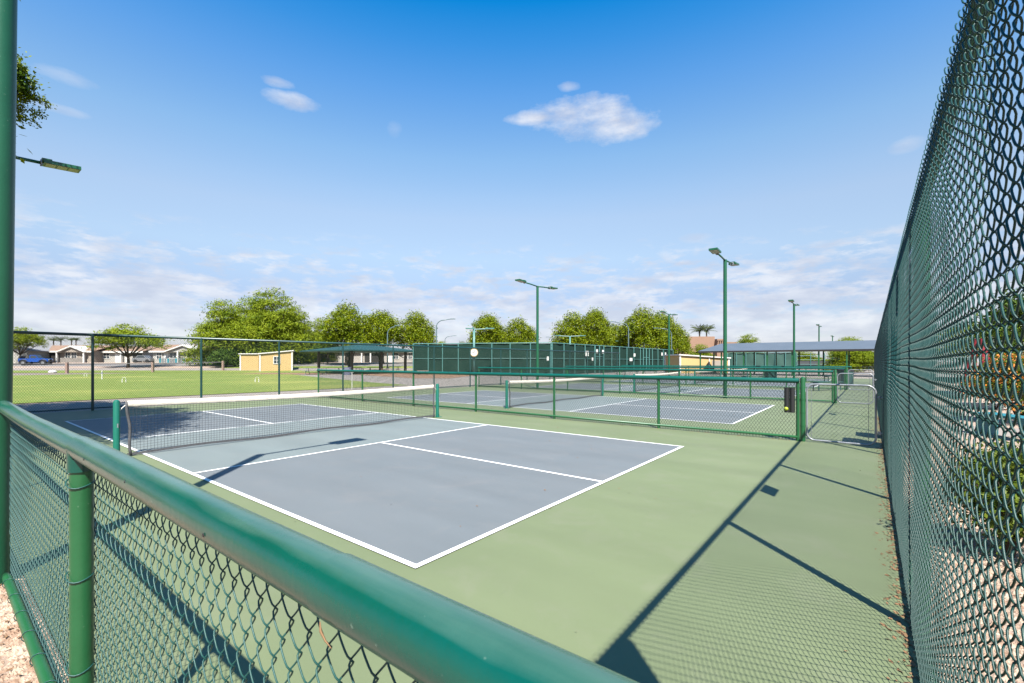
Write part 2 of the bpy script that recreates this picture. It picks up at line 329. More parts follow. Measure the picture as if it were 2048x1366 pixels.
# ------------------------------------------------------------------ ground and court surfaces
def sheet(name, poly, z, m):
    o = link_mesh(name, [(x, y, z) for x, y in poly], [tuple(range(len(poly)))], m); return struct(o)
def rect(name, x0, x1, y0, y1, z, m): return sheet(name, [(x0,y0),(x1,y0),(x1,y1),(x0,y1)], z, m)
Ds = np.r_[-2500,-600,-120,-30,-5,10,30,50,np.arange(58,96,1.5),110,150,300,800,2500,7000]
Ls = np.r_[-7000,-1500,-400,-150,np.arange(-90,-16,6),np.arange(-16,2,1.0),10,40,120,400,1500,7000]
gv = np.array([CAM+FW*d+RT*l for d in Ds for l in Ls]); gv[:,2] = zt(gv[:,0], gv[:,1])
nl = len(Ls)
gq = [(i*nl+j, i*nl+j+1, (i+1)*nl+j+1, (i+1)*nl+j) for i in range(len(Ds)-1) for j in range(nl-1)]
struct(fast_mesh('ground', gv, gq, M['ground']))
def drape(name, D0, D1, pa, pb, m, off, nl_=30):
    ds = np.linspace(D0, D1, max(2, int((D1-D0)/1.2)+1)); V = []
    for d in ds:
        for p in np.linspace(pa, pb, nl_):
            q = at(p, d); V.append((q[0], q[1], q[2]+off))
    F = [(i*nl_+j, i*nl_+j+1, (i+1)*nl_+j+1, (i+1)*nl_+j) for i in range(len(ds)-1) for j in range(nl_-1)]
    return struct(fast_mesh(name, V, F, m))
rect('gravel_bed', -14, -1.76, -12, 21.6, .012, M['gravel'])
rect('gravel_margin', -1.74, 60, -16, -2.86, .012, M['gravel'])
XE = 49.5
slab = MB().box(-1.755, XE, -2.85, 16.55, -.2, .02).build('court_surface', M['court_green']); struct(slab)
rect('concrete_walk', -1.7, 70, 16.6, 20.9, .014, M['concrete'])
rect('concrete_path', 17.2, 70, 20.95, 48, .010, M['concrete'])
rect('concrete_pad', 49.6, 90, -10, 16.5, .012, M['concrete'])
def pw(px, py):
    t = CAM[2]/((py-HZ)/FPX); p = CAM+(FW+RT*((px-1024)/FPX))*t; return (p[0], p[1])
lawn = [(-45, 21.7), (-10, 21.7), (2.2, 21.7), (9, 21.2), (17.1, 20.96), (18.0, 26.4), (21.4, 39.4), (25.5, 55), (24.5, 62.5), (17.6, 69.8), (6.5, 60), (-5, 50), (-30, 45)]
lawn = lawn[:7]+[pw(560, 746.5), pw(500, 743.6), pw(430, 744.5), pw(330, 745.5), pw(200, 748), pw(40, 751), pw(-300, 758), (-45, 40)]
sheet('lawn', lawn, .02, M['lawn'])
sheet('dirt_patch', [pw(470,748), pw(600,744.5), pw(860,740), pw(1090,742), pw(1085,747), pw(960,750), pw(900,757), pw(830,757), pw(700,749), pw(600,749)], .024, M['dirt'])
drape('verge_lawn', 61.5, 67.5, -200, 900, M['lawn'], .03)
drape('sidewalk', 67.6, 72.0, -200, 900, M['concrete'], .03)
drape('gravel_verge', 72.1, 76.0, -200, 430, M['gravel'], .03)
drape('street', 76.2, 83.5, -200, 900, M['road'], .03)
drape('verge_lawn', 72.1, 76.0, 440, 900, M['lawn'], .03)
drape('garden_ground', 83.6, 98, -200, 900, M['gravel'], .03)
CRT = [0.0, 9.78, 19.95, 29.95, 39.95]
CW, CL, NV = 6.096, 13.41, 4.55
for i, x in enumerate(CRT):
    rect('court_paint', x, x+CW, 0, CL, .024, M['court_blue'])
    rect('court_paint', x+.05, x+CW-.05, NV+.05, CL-NV-.05, .0265, M['court_kitchen'])
    mb = MB(); w = .05
    def ln(x0, x1, y0, y1, z=.029): mb.add([(x0,y0,z),(x1,y0,z),(x1,y1,z),(x0,y1,z)], [(0,1,2,3)])
    ln(x, x+CW, 0, w); ln(x, x+CW, CL-w, CL); ln(x, x+w, w, CL-w); ln(x+CW-w, x+CW, w, CL-w)
    ln(x+w, x+CW-w, NV, NV+w); ln(x+w, x+CW-w, CL-NV-w, CL-NV)
    cx = x+3.03; ln(cx-w/2, cx+w/2, w, NV); ln(cx-w/2, cx+w/2, CL-NV, CL-w)
    struct(mb.build('court_lines', M['line']))

# ------------------------------------------------------------------ chain link
def chain(L_, z0, z1, r=.0016, segs=12, ns=6, w=.057, h=.084, b=.0058, amp=None, bulge=0.0, zfun=None, seed=0, slack=0.0, off=0.0):
    """woven wire fabric in the local xz plane: flattened helices hooked into each other"""
    nw = int(L_/(w/2)); nt_ = (z1-z0)/h; K = int(round(nt_*segs))+1
    th = np.linspace(0, 2*PI*nt_, K); i = np.arange(nw)
    a = (w/4+r*1.0); ph = (i % 2)*PI
    TH = th[None, :]+ph[:, None]
    s = np.sin(TH); T = np.arcsin(.965*s)/math.asin(.965); S = np.tanh(2.2*np.cos(TH))/math.tanh(2.2)
    X = (i[:, None]+.5)*(w/2)+a*T; Z = z0+(th[None, :]/(2*PI))*h+0*X; Y = b*S
    # slack in the fabric
    Y = Y+bulge*np.sin(PI*(Z-z0)/(z1-z0))*(0.6+.4*np.sin(X*2.06+seed))+.0007*np.sin(X*9+Z*7)
    Y = Y+slack*np.exp(-((Z-1.25)/.8)**2)*np.abs(np.sin((X+off)*PI/3.05)); X = X+.004*np.sin(Z*3.1+seed)*np.sin(X*1.3); Z = Z+.004*np.sin(X*2.3+seed*2)
    P = np.stack([X, Y, Z], -1)
    Tn = np.gradient(P, axis=1); Tn /= np.linalg.norm(Tn, axis=2)[..., None]
    ref = np.array([0, 1.0, 0]); n1 = np.cross(Tn, ref); n1 /= np.linalg.norm(n1, axis=2)[..., None]+1e-9; n2 = np.cross(Tn, n1)
    an = 2*PI*np.arange(ns)/ns
    V = P[:, :, None, :]+r*(np.cos(an)[None, None, :, None]*n1[:, :, None, :]+np.sin(an)[None, None, :, None]*n2[:, :, None, :])
    V = V.reshape(-1, 3)
    wi, ki, si = np.meshgrid(np.arange(nw), np.arange(K-1), np.arange(ns), indexing='ij')
    base = (wi*K+ki)*ns; s2 = (si+1) % ns
    Q = np.stack([base+si, base+s2, base+ns+s2, base+ns+si], -1).reshape(-1, 4)
    return V, Q

def rail_cover(x0, x1, r, z, parent, m, open_=True, n=26, seg=.25, wob=.0015, name='rail_cover', sag=0.0):
    """protective plastic tube with a slot along its underside, running along local x"""
    a0, a1 = (-62, 242) if open_ else (-90, 270)
    A = np.radians(np.linspace(a0, a1, n)); xs = np.linspace(x0, x1, max(2, int((x1-x0)/seg)+1)); V = []
    th = .003
    for x in xs:
        q = wob*math.sin(x*5.1)+wob*.6*math.sin(x*11.3); zz = z+q-sag*math.sin(PI*(x-x0)/(x1-x0))
        for a in A: V.append((x, r*math.cos(a)+q*.5, zz+r*math.sin(a)))
        for a in A[::-1]: V.append((x, (r-th)*math.cos(a)+q*.5, zz+(r-th)*math.sin(a)))
    k = 2*n; F = [(i*k+j, i*k+(j+1) % k, (i+1)*k+(j+1) % k, (i+1)*k+j) for i in range(len(xs)-1) for j in range(k)]
    for e in (0, len(xs)-1):
        for j in range(n-1):
            q = (e*k+j, e*k+j+1, e*k+k-2-j, e*k+k-1-j); F.append(q if e else q[::-1])
    return MB().add(V, F).build(name, m, parent, auto=True)

def tie(x, z, r, parent, m, tilt=0.0, n=22):
    """wire tie looped round a post at local x, height z"""
    pts = [(x+r*math.cos(a), .004+r*math.sin(a)*1.05, z+tilt*math.cos(a)+.004*math.sin(2*a)) for a in np.linspace(0, 2*PI*1.08, n)]
    return MB().tube(pts, .0022, 6).build('wire_tie', m, parent, smooth=True)

# ---- near low fence along x = -1.82, local x runs along +Y
NFX, NFZ, NFC = -1.822, 1.198, 1.2325
YS = -2.62
t = thing('low_fence', 'low green chain link fence with fat teal rail cover running out of the foreground', 'fence', (NFX, YS, 0), PI/2)
POLEY = 2.12
v, q = chain(POLEY-YS-.05, .07, NFZ-.038, segs=14, ns=8, bulge=.006)
fast_mesh('chain_link', v, q, M['wire'], t)
LOC = lambda Y: Y-YS
py_post = -.476
OY = .041                                             # pipes and posts stand just outside the fabric
MB().cyl((0, OY, NFZ+.01), (LOC(POLEY), OY, NFZ+.01), .022, n=14).build('top_rail', M['post'], t, smooth=True)
for a, b, r_, zo in ((-2.06, py_post+.02, .0382, 0), (-2.62, -2.05, .0402, .0), (py_post-.03, 1.98, .0380, -.004)):
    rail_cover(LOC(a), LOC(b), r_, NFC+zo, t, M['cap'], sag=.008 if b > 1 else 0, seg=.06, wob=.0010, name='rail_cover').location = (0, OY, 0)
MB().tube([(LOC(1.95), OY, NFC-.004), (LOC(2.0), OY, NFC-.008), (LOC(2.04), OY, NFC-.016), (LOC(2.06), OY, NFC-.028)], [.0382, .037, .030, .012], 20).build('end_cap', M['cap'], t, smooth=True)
sd = MB(); px_ = LOC(py_post)
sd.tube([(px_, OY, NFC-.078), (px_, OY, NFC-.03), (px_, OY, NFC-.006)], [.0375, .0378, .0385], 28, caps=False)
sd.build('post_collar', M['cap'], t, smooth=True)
MB().cyl((px_, OY, 0), (px_, OY, NFC-.03), .0315, n=32).build('post', M['post'], t, auto=True)
MB().cyl((LOC(-2.6), OY, 0), (LOC(-2.6), OY, NFC-.03), .0315, n=20).build('post', M['post'], t, auto=True)
br = MB().tube([(LOC(-2.6), .030, .085), (LOC(py_post), .030, .085), (LOC(1.9), .030, .09), (LOC(1.99), .030, .088)], [.024,.024,.024,.018], 16).build('bottom_rail', M['post'], t, smooth=True)
for z in (1.115, .80, .49, .22): tie(px_, z, .0338, t, M['wire'], .012).location = (0, OY, 0)
for xx, zz, an in ((-2.35, .2, .3), (-1.7, -.3, -.1), (-1.2, .25, .2), (-.75, -.2, .05)):
    MB().tube([(LOC(xx), OY+.0385*math.cos(an), NFC+.0385*math.sin(an)), (LOC(xx), OY+.0395*math.cos(an), NFC+.0395*math.sin(an))], [.004, .003], 8).build('rivet', M['black'], t)
for yy in np.arange(-1.6, 2.0, .31):
    x = LOC(yy); pts = [(x+.01*math.cos(a), +.030+.029*math.cos(a), .086+.030*math.sin(a)) for a in np.linspace(0, 2*PI, 16)]
    MB().tube(pts, .0021, 6).build('wire_tie', M['wire'], t, smooth=True)
t2 = thing('low_fence', 'low green chain link fence beyond the big green pole at left edge', 'fence', (NFX, POLEY+.09, 0), PI/2)
v, q = chain(14.1, .07, NFZ-.045, segs=6, ns=3, r=.0017); fast_mesh('chain_link', v, q, M['wire'], t2)
rail_cover(.08, 14.1, .044, NFZ-.03, t2, M['cap_far'], open_=False, n=14, seg=3)
MB().cyl((0, 0, .09), (14.1, 0, .09), .022, n=8).build('bottom_rail', M['post'], t2)
for x in (2.8, 5.7, 8.6, 11.4, 14.1): MB().cyl((x, 0, 0), (x, 0, NFZ-.04), .03, n=12).build('post', M['post'], t2)

# ---- tall fence along y = -2.78
TY, TH = -2.785, 2.385
def tall_fence(name, label, loc, rz, L_, posts, H, seg_near=None, dark=False, bottom=True, railoff=.03, r=.0018, group=None, railr=.024):
    t = thing(name, label, 'fence', loc, rz, group)
    m = M['wire_dark'] if dark else M['wire_tall']
    if seg_near:
        v, q = chain(seg_near, .05, H+.035, segs=14, ns=6, bulge=.007, r=r, slack=.009, off=-3.08); fast_mesh('chain_link', v, q, m, t)
        v, q = chain(L_-seg_near, .05, H+.035, segs=6, ns=3, bulge=.008, r=r)
        v[:, 0] += seg_near; fast_mesh('chain_link', v, q, m, t)
    else:
        v, q = chain(L_, .05, H+.03, segs=4, ns=3, r=r); fast_mesh('chain_link', v, q, m, t)
    MB().cyl((0, -railoff, H), (L_, -railoff, H), railr, n=12).build('top_rail', M['rail_dark'] if dark else M['post'], t, smooth=True)
    if bottom: MB().cyl((0, -railoff, .09), (L_, -railoff, .09), .018, n=8).build('bottom_rail', M['rail_dark'] if dark else M['post'], t, smooth=True)
    for x in posts: MB().cyl((x, -railoff-.012, 0), (x, -railoff-.012, H+.02), .036, n=14).build('post', M['rail_dark'] if dark else M['post'], t, auto=True)
    return t
X0 = -1.86
tall_fence('tall_fence', 'tall green chain link fence towering along the right edge', (X0, TY, 0), 0, 42, [1.22-X0, 4.27-X0, 7.32-X0]+[10.37-X0+3.05*k for k in range(10)]+[.03], TH, seg_near=7.2)
tall_fence('tall_fence', 'tall dark chain link fence behind the courts in front of the lawn', (-4.6, 16.4, 0), 0, 43.5, [-1.9+4.6, 1.04+4.6, 3.97+4.6, 6.73+4.6, 9.6+4.6, 12.4+4.6, 15.15+4.6]+[18.05+4.6+2.9*k for k in range(8)], 2.36, dark=True, railoff=0.0, r=.0031, railr=.042)

# ---- divider fences (x = const, local x along +Y)
def divider(label, X, y0=-1.505, y1=15.75):
    t = thing('divider_fence', label, 'fence', (X, y0, 0), PI/2, 'low fences between the courts')
    Ln = y1-y0; v, q = chain(Ln, .03, 1.13, segs=4, ns=3, r=.0030); fast_mesh('chain_link', v, q, M['wire_dark'], t)
    rail_cover(-.02, Ln+.03, .046, 1.165, t, M['cap_far'], open_=False, n=14, seg=.6, wob=.002)
    MB().cyl((0, 0, .095), (Ln, 0, .095), .024, n=10).build('bottom_rail', M['post'], t, smooth=True)
    for Y in (y0, 1.19, 3.99, 6.78, 9.65, 12.6, y1): MB().cyl((Y-y0, -.012, 0), (Y-y0, -.012, 1.13), .031, n=14).build('post', M['post'], t, auto=True)
    for Y in (2.0, 5.1, 7.0, 7.5, 7.9, 9.0, 9.3, 9.7):
        x = Y-y0; MB().tube([(x+.004*math.sin(a), .048*math.cos(a), 1.165+.048*math.sin(a)) for a in np.linspace(0, 2*PI, 14)], .004, 5).build('strap', M['black'], t)
    return t
d1 = divider('nearest low divider fence with teal covered rail crossing the middle', 8.05)
dvs = [d1]
for X, lab in ((18.12, 'second low divider fence back, ending at the light pole gate'), (28.0, 'third low divider fence back from the near court'), (38.0, 'fourth low divider fence, farthest of the row')):
    dvs.append(dup(d1, (X, -1.505, 0), PI/2, lab))

def gate_pillar(X, label):
    t = thing('gate_post', label, 'post', (X, -1.585, 0), 0, 'gate posts at the divider fences')
    MB().tube([(0,0,0),(0,0,1.2),(0,0,1.225),(0,0,1.24)], [.043,.043,.036,.012], 18).build('pipe', M['post'], t, auto=True)
    for z in (.30, .55, .80): MB().tube([(0,0,z),(0,0,z+.022)], .0455, 18).build('clamp', M['post'], t, auto=True)
    return t
g1 = gate_pillar(8.06, 'thick green gate post beside the silver gate and the two ball tubes')
dup(g1, (18.13, -1.585, 0), 0, 'gate post at the second divider fence, behind the silver gate'); dup(g1, (28.0, -1.585, 0), 0, 'gate post at the third divider fence')

def gate(X, label, galv=True):
    t = thing('court_gate', label, 'gate', (X, -1.65, 0), -PI/2, 'small gates between the courts')
    Wd, z0, z1, rc = 1.02, .06, 1.105, .13; P = []
    for cx, cz, a0 in ((Wd-rc, z1-rc, 0), (rc, z1-rc, 90), (rc, z0+rc, 180), (Wd-rc, z0+rc, 270)):
        for a in np.radians(np.linspace(a0, a0+90, 9)): P.append((cx+rc*math.cos(a), 0, cz+rc*math.sin(a)))
    P.append(P[0]); P.append(P[1])
    MB().tube(P, .0175, 10, caps=False, ref=(0,1,0)).build('frame', M['galv'], t, smooth=True)
    v, q = chain(Wd-.05, z0+.02, z1-.01, segs=6, ns=4, r=.0018, b=.003, w=.066, h=.075); v[:, 0] += .025
    fast_mesh('chain_link', v, q, M['galv_wire'], t)
    for x in (.07, Wd-.1): MB().cyl((x, .006, z0+.02), (x, .006, z1-.02), .004, n=6).build('tension_bar', M['galv'], t)
    for z in (.28, .90):
        hb = MB().cyl((Wd-.02, 0, z), (Wd+.09, 0, z), .012, n=8); hb.cyl((Wd+.05, 0, z-.03), (Wd+.05, 0, z+.03), .016, n=8); hb.build('hinge', M['galv'], t, auto=True)
    MB().box(-.07, .02, -.012, .012, .99, 1.02).build('latch', M['galv'], t)
    return t
gt1 = gate(8.06, 'silver galvanised gate with rounded corners against the tall fence')
dup(gt1, (18.13, -1.65, 0), -PI/2, 'small galvanised gate farther back, seen over the nearest silver gate')
dup(gt1, (28.0, -1.65, 0), -PI/2, 'farthest small galvanised gate by the tall fence')

# ---- ball tubes on the divider
def ball_tube(Y, label, ball, top=1.02):
    t = thing('ball_tube', label, 'ball holder', (8.05-.085, Y, 0), 0, 'black ball tubes hanging on the divider fence')
    z0 = top-.46; MB().tube([(0,0,z0),(0,0,top)], .044, 18).build('tube', M['black'], t, auto=True)
    MB().tube([(0,0,top),(0,0,top+.012)], [.047,.047], 18).build('rim', M['black'], t, auto=True)
    MB().box(.03, .075, -.012, .012, top-.06, top-.03).build('bracket', M['galv'], t)
    if ball:
        b_ = MB().ball((-.034, .006, z0+.07), .037, 16, 10).build('pickleball', M['ballyel'], None, smooth=True)
        b_.location = (8.05-.085, Y, 0); tag(b_, 'yellow ball in the left black tube on the divider fence', 'ball')
    return t
ball_tube(-1.335, 'left black ball tube with the yellow ball near its bottom', True)
ball_tube(-1.425, 'right black ball tube, touching the gate post', False)

# ------------------------------------------------------------------ nets
def net(x0, label, group='nets across the courts', side=.33):
    t = thing('court_net', label, 'net', (x0, CL/2, 0), 0, group)
    Wd = CW; xa, xb = -side, Wd+side; top = lambda x: .905-.045*math.sin(PI*(x-xa)/(xb-xa)); bot = lambda x: .035+.03*math.sin((x-xa)*1.35)**2
    for x in (xa, xb):
        p = thing_post = MB().tube([(x,0,0),(x,0,.885),(x,0,.915),(x,0,.928)], [.044,.044,.036,.014], 20).build('net_post', M['teal'], t, auto=True)
        MB().box(x-.09, x+.09, -.09, .09, 0.021, .03).build('base_plate', M['teal'], p)
        MB().tube([(x,-.05,.55),(x,-.075,.56),(x,-.075,.50)], .009, 6).build('winch', M['galv'], p)
    na, nb = xa+.13, xb-.13
    P = []; K = 60
    xs = np.linspace(na, nb, K); V = []; n = 8
    for x in xs:
        zc = top(x)-.045; wv = .003*math.sin(x*17)+.004*math.sin(x*6.3)
        for k in range(n):
            a = 2*PI*k/n; V.append((x, .009*math.cos(a)+wv, zc+.048*math.sin(a)+.003*math.sin(x*23)*(math.sin(a) < 0)))
    F = [(i*n+k, i*n+(k+1) % n, (i+1)*n+(k+1) % n, (i+1)*n+k) for i in range(K-1) for k in range(n)]
    MB().add(V, F).build('head_band', M['band'], t, smooth=True)
    cord = MB(); step = .046
    for x in np.arange(na+.03, nb-.02, step):
        cord.tube([(x, 0, bot(x)+.02), (x, .01*math.sin(x*3), (bot(x)+top(x))/2), (x, 0, top(x)-.08)], .0023, 3, caps=False)
    for kk in range(1, 18):
        f_ = kk/18; pts = [(x, .01*math.sin(x*3)*math.sin(PI*f_), bot(x)+.02+(top(x)-.08-bot(x)-.02)*f_) for x in np.linspace(na, nb, 30)]
        cord.tube(pts, .0023, 3, caps=False, ref=(0,1,0))
    cord.build('netting', M['net'], t)
    V = []; xs = np.linspace(na, nb, 40)
    for x in xs:
        z = bot(x); V += [(x, -.008, z), (x, .008, z), (x, .008, z+.035), (x, -.008, z+.035)]
    F = [(i*4+k, i*4+(k+1) % 4, (i+1)*4+(k+1) % 4, (i+1)*4+k) for i in range(39) for k in range(4)]
    MB().add(V, F).build('bottom_tape', M['tape'], t)
    for sgn, x in ((-1, na), (1, nb)):
        pts = [(x+sgn*.012*math.sin(k*.9)+(.05*(1-k/10) if sgn < 0 else 0)*1.0, .006*math.sin(k*2), .03+k*.086) for k in range(11)]
        MB().tube(pts, .020, 8).build('side_tape', M['tape'], t, smooth=True)
        MB().tube([(x, 0, .86), (x+sgn*.06, 0, .80), (x+sgn*.13, 0, .70)], .006, 6).build('lacing', M['rope'], t, smooth=True)
        MB().tube([(x, 0, .05), (x+sgn*.07, -.03, .03), (x+sgn*.13, 0, .022)], .004, 5).build('cord', M['net'], t, smooth=True)
    MB().tube([(xa, 0, .86), (na, 0, .862)], .004, 6).build('cable', M['galv'], t)
    MB().tube([(xb, 0, .86), (nb, 0, .862)], .004, 6).build('cable', M['galv'], t)
    return t
n1 = net(0, 'nearest net with white head band, stretched between teal posts')
for x, lab in ((CRT[1], 'net on the second court, seen through the nearest divider fence'), (CRT[2], 'net on the third court, behind the second divider fence'), (CRT[3], 'net on the fourth court, far back'), (CRT[4], 'net on the farthest court')):
    dup(n1, (x, CL/2, 0), 0, lab)

# ------------------------------------------------------------------ court lights
def head(mb_h, mb_l, c, d, s=1.0):
    """shoebox lamp head: centre c, pointing along d"""
    d = np.array(d, float); d /= np.linalg.norm(d); sd_ = np.cross((0,0,1), d); sd_ /= np.linalg.norm(sd_); up = np.cross(d, sd_)
    c = np.array(c)
    mb_h.obox(c, d*.30*s, sd_*.16*s, up*.035*s); mb_h.obox(c-d*.24*s+up*.05*s, d*.08*s, sd_*.10*s, up*.03*s)
    for k in (-1, 0, 1): mb_l.obox(c+d*(k*.185)*s-up*.038*s, d*.080*s, sd_*.135*s, up*.006*s)
def court_light(label, loc, dirs=(1, -1), H=5.78, r=.075, rz=0.0, arm=1.22, tilt=(0, 0), group='green court light poles', mt='pole'):
    t = thing('light_pole', label, 'light pole', loc, rz, group); near = r > .08
    MB().tube([(0,0,0),(tilt[0]*.5,tilt[1]*.5,H*.5),(tilt[0],tilt[1],H)], [r, r*.97, r*.93], 28).build('pole', M[mt], t, auto=True)
    if not near: MB().box(-r*1.9, r*1.9, -r*1.9, r*1.9, .0, .03).build('base_plate', M[mt], t)
    for s in dirs:
        hx = tilt[0]+s*arm
        a_ = MB().tube([(tilt[0], tilt[1], H-.03), (tilt[0]+s*arm*.5, tilt[1], H+.015), (hx, tilt[1], H+.04)], .034, 10).build('arm', M[mt], t, smooth=True)
        hb, lb = MB(), MB(); head(hb, lb, (hx+s*.34, tilt[1], H+.07), (s, 0, .06))
        h_ = hb.build('lamp_head', M[mt], t); lb.build('lens', M['lens'], h_)
        MB().tube([(hx-.0, tilt[1], H+.04), (hx+s*.02, tilt[1], H+.04)], .075, 12).build('flange', M['galv'], h_)
    return t
court_light('huge green pole cut off by the left edge of the picture', (-1.905, 2.10, 0), dirs=(1,), r=.082, tilt=(.05, -.05))
court_light('court lamp head poking out from behind the big left pole', (-1.83, 11.75, 0), dirs=(1,), H=5.85)
cl = court_light('tall green light pole with two heads, right of centre', (18.29, 2.17, 0), H=5.76)
dup(cl, (18.96, 12.1, 0), 0, 'green light pole with two heads over the middle of the courts')
dup(cl, (37.17, 1.85, 0), 0, 'green light pole in front of the long grey canopy')
p = at(1338, 41); dup(cl, (p[0], p[1], 0), 0, 'thin light pole in front of the rightmost round tree')
p = at(1638, 55); dup(cl, (p[0], p[1], 0), 0, 'small light pole rising behind the long canopy roof')
p = at(1665, 78); dup(cl, (p[0], p[1], 0), 0, 'tiny light pole beside the sparse trees behind the canopy')
def tennis_light(label, px, D, H, dirs):
    p = at(px, D); t = thing('tennis_light', label, 'light pole', (p[0], p[1], 0), FAC, 'T shaped lights of the tennis courts')
    MB().tube([(0,0,0),(0,0,H)], [.13,.12], 10).build('pole', M['frame_teal'], t, smooth=True)
    for s, ln_ in dirs:
        MB().tube([(0,0,H-.05),(s*ln_,0,H+.02)], .055, 8).build('arm', M['frame_teal'], t)
        hb, lb = MB(), MB(); head(hb, lb, (s*(ln_+.35), 0, H+.05), (s, 0, .03), 1.5); h_ = hb.build('lamp_head', M['frame_teal'], t); lb.build('lens', M['lens'], h_)
    return t
tennis_light('T light with the clock hanging on its pole', 948, 50, zat(658, 50), ((1, 1.4), (-1, .1)))
tennis_light('T light with two heads before the middle round trees', 1140, 74, zat(672, 74), ((1, 1.7), (-1, 1.7)))
tennis_light('T light with two heads at the far tennis fence', 1250, 100, zat(682.5, 100), ((1, 1.3), (-1, 1.3)))
p = at(948, 49.6, zat(705, 49.6)); t = thing('clock', 'round white clock on the tennis light pole', 'clock', p, FAC+.15)
MB().tube([(0,.06,0),(0,-.06,0)], .46, 28, ref=(1,0,0)).build('case', M['black'], t, auto=True)
MB().tube([(0,-.062,0),(0,-.075,0)], .44, 28, ref=(1,0,0)).build('rim', M['yellow_wall'], t, auto=True)
MB().tube([(0,-.076,0),(0,-.082,0)], .37, 28, ref=(1,0,0)).build('dial', M['white'], t, auto=True)
MB().obox((.03,-.09,.12), (.02,0,.12), (0,.004,0), (.02,0,-.004)).build('hand', M['black'], t); MB().obox((-.09,-.09,-.01), (.10,0,.01), (0,.004,0), (.0,0,.02)).build('hand', M['black'], t)

def street_lamp(label, px, D, ytop, s, ln_):
    p = at(px, D); zt_ = p[2]; H = zat(ytop, D)-zt_
    t = thing('street_lamp', label, 'street lamp', p, FAC, 'curved street lamps')
    pts = [(0,0,0),(0,0,H*.5),(0,0,H-1.3)]+[(s*(1.2-1.2*math.cos(a)), 0, H-1.3+1.1*math.sin(a)) for a in np.linspace(.2, PI/2, 6)]+[(s*ln_, 0, H)]
    MB().tube(pts, [.11,.10,.09]+[.07]*6+[.055], 8).build('pole', M['lampgrey'], t, smooth=True)
    MB().obox((s*(ln_+.35),0,H), (.42,0,0), (0,.16,0), (0,0,.06)).build('lamp_head', M['lampgrey'], t)
street_lamp('curved street lamp rising above the left end of the dark tennis fence', 873, 78, 638, 1, 2.4)
street_lamp('small curved street lamp low over the dark tennis fence', 890, 130, 671.5, 1, 2.4)
street_lamp('curved street lamp between the two middle round trees', 1257, 78, 643.5, -1, 2.6)
street_lamp('curved street lamp at the rightmost round tree', 1343, 90, 656, -1, 2.8)
street_lamp('faint curved street lamp left of the middle round trees', 1112, 135, 674, -1, 2.2)
street_lamp('straight lamp pole behind the green picnic shelter', 775, 72, 651, 1, 1.2)

# ------------------------------------------------------------------ tennis windscreen fences
def screen_fence(name, label, pts, H, postxs, mscreen, mid=True, gates=(), group='windscreened tennis fences'):
    a, b = np.array(pts[0], float), np.array(pts[1], float); d = b-a; Ln = np.linalg.norm(d[:2]); rz = math.atan2(d[1], d[0])
    t = thing(name, label, 'fence', (a[0], a[1], 0), rz, group)
    V = []; nx = int(Ln*2)
    for i in range(nx+1):
        for k in range(5):
            x = Ln*i/nx; V.append((x, .05*math.sin(x*2.1+k)+.03*math.sin(x*5.3-k*2), .08+(H-.16)*k/4))
    F = [(i*5+k, (i+1)*5+k, (i+1)*5+k+1, i*5+k+1) for i in range(nx) for k in range(4)]
    MB().add(V, F).build('windscreen', mscreen, t, smooth=True)
    MB().cyl((0,-.06,H), (Ln,-.06,H), .05, n=8).build('top_rail', M['frame_teal'], t)
    if mid: MB().cyl((0,-.06,H*.52), (Ln,-.06,H*.52), .035, n=6).build('middle_rail', M['frame_teal'], t)
    for x in postxs: MB().cyl((x,-.09,0), (x,-.09,H+.02), .06, n=8).build('post', M['frame_teal'], t)
    for gx in gates:
        gg = MB()
        for x in (gx, gx+1.25, gx+2.5): gg.cyl((x,-.16,0), (x,-.16,H), .075, n=8)
        gg.cyl((gx,-.16,2.2), (gx+2.5,-.16,2.2), .05, n=6); gg.build('gate_frame', M['frame_teal'], t)
    return t
A = at(827, 55); B = at(1103, 52); Bl = np.linalg.norm((B-A)[:2])
def frac(px):
    # where the bearing px crosses the line A-B
    r_ = FW+RT*((px-1024)/FPX); d = (B-A); M_ = np.array([[r_[0], -d[0]], [r_[1], -d[1]]]); s_ = np.linalg.solve(M_, (A-CAM)[:2]); return s_[1]*Bl
screen_fence('tennis_fence', 'long dark green windscreened tennis fence, left run facing the courts', (A, B), 3.66, [frac(p_) for p_ in (827, 857, 885.5, 917, 947, 984, 1020.5, 1061, 1102)], M['screen'])
E_ = B+np.array([41, .2, 0])
screen_fence('tennis_fence', 'dark green windscreened tennis fence running away to the right, with two gates', (B, E_), 3.66, list(np.arange(0, 41.2, 2.55)), M['screen'], gates=(10.2, 26.5))
def notice(px, D, y0, y1, wpx, label):
    p = at(px, D, (zat(y0, D)+zat(y1, D))/2); hh = abs(zat(y0, D)-zat(y1, D))/2; ww = wpx*D/FPX/2
    o = MB().box(-ww, ww, -.02, .02, -hh, hh).build('notice', M['white'], None); o.location = p; o.rotation_euler = (0, 0, -.25)
    tag(o, label, 'sign', 'white notices on the tennis fences')
def onrun(px):   # depth where the bearing meets the right run
    r_ = FW+RT*((px-1024)/FPX); return (B[1]-.35-CAM[1])/r_[1]
for px, y0, y1, w, lab in ((1174,702,712,9,'largest white notice left of the first tennis gate'), (1185,715,721,4,'small white notice low beside the first tennis gate'), (1194,699,706,5,'white notice on the left leaf of the first tennis gate'),
                           (1206,700,707,5,'white notice on the right leaf of the first tennis gate'), (1269,707,713,5,'white notice high on the screen between the two gates'), (1262,716,722,8,'white notice low on the screen between the two gates'),
                           (1324,705,711,3.5,'white notice on the left leaf of the second tennis gate'), (1331,705,711,3.5,'white notice on the right leaf of the second tennis gate')):
    notice(px, onrun(px), y0, y1, w, lab)
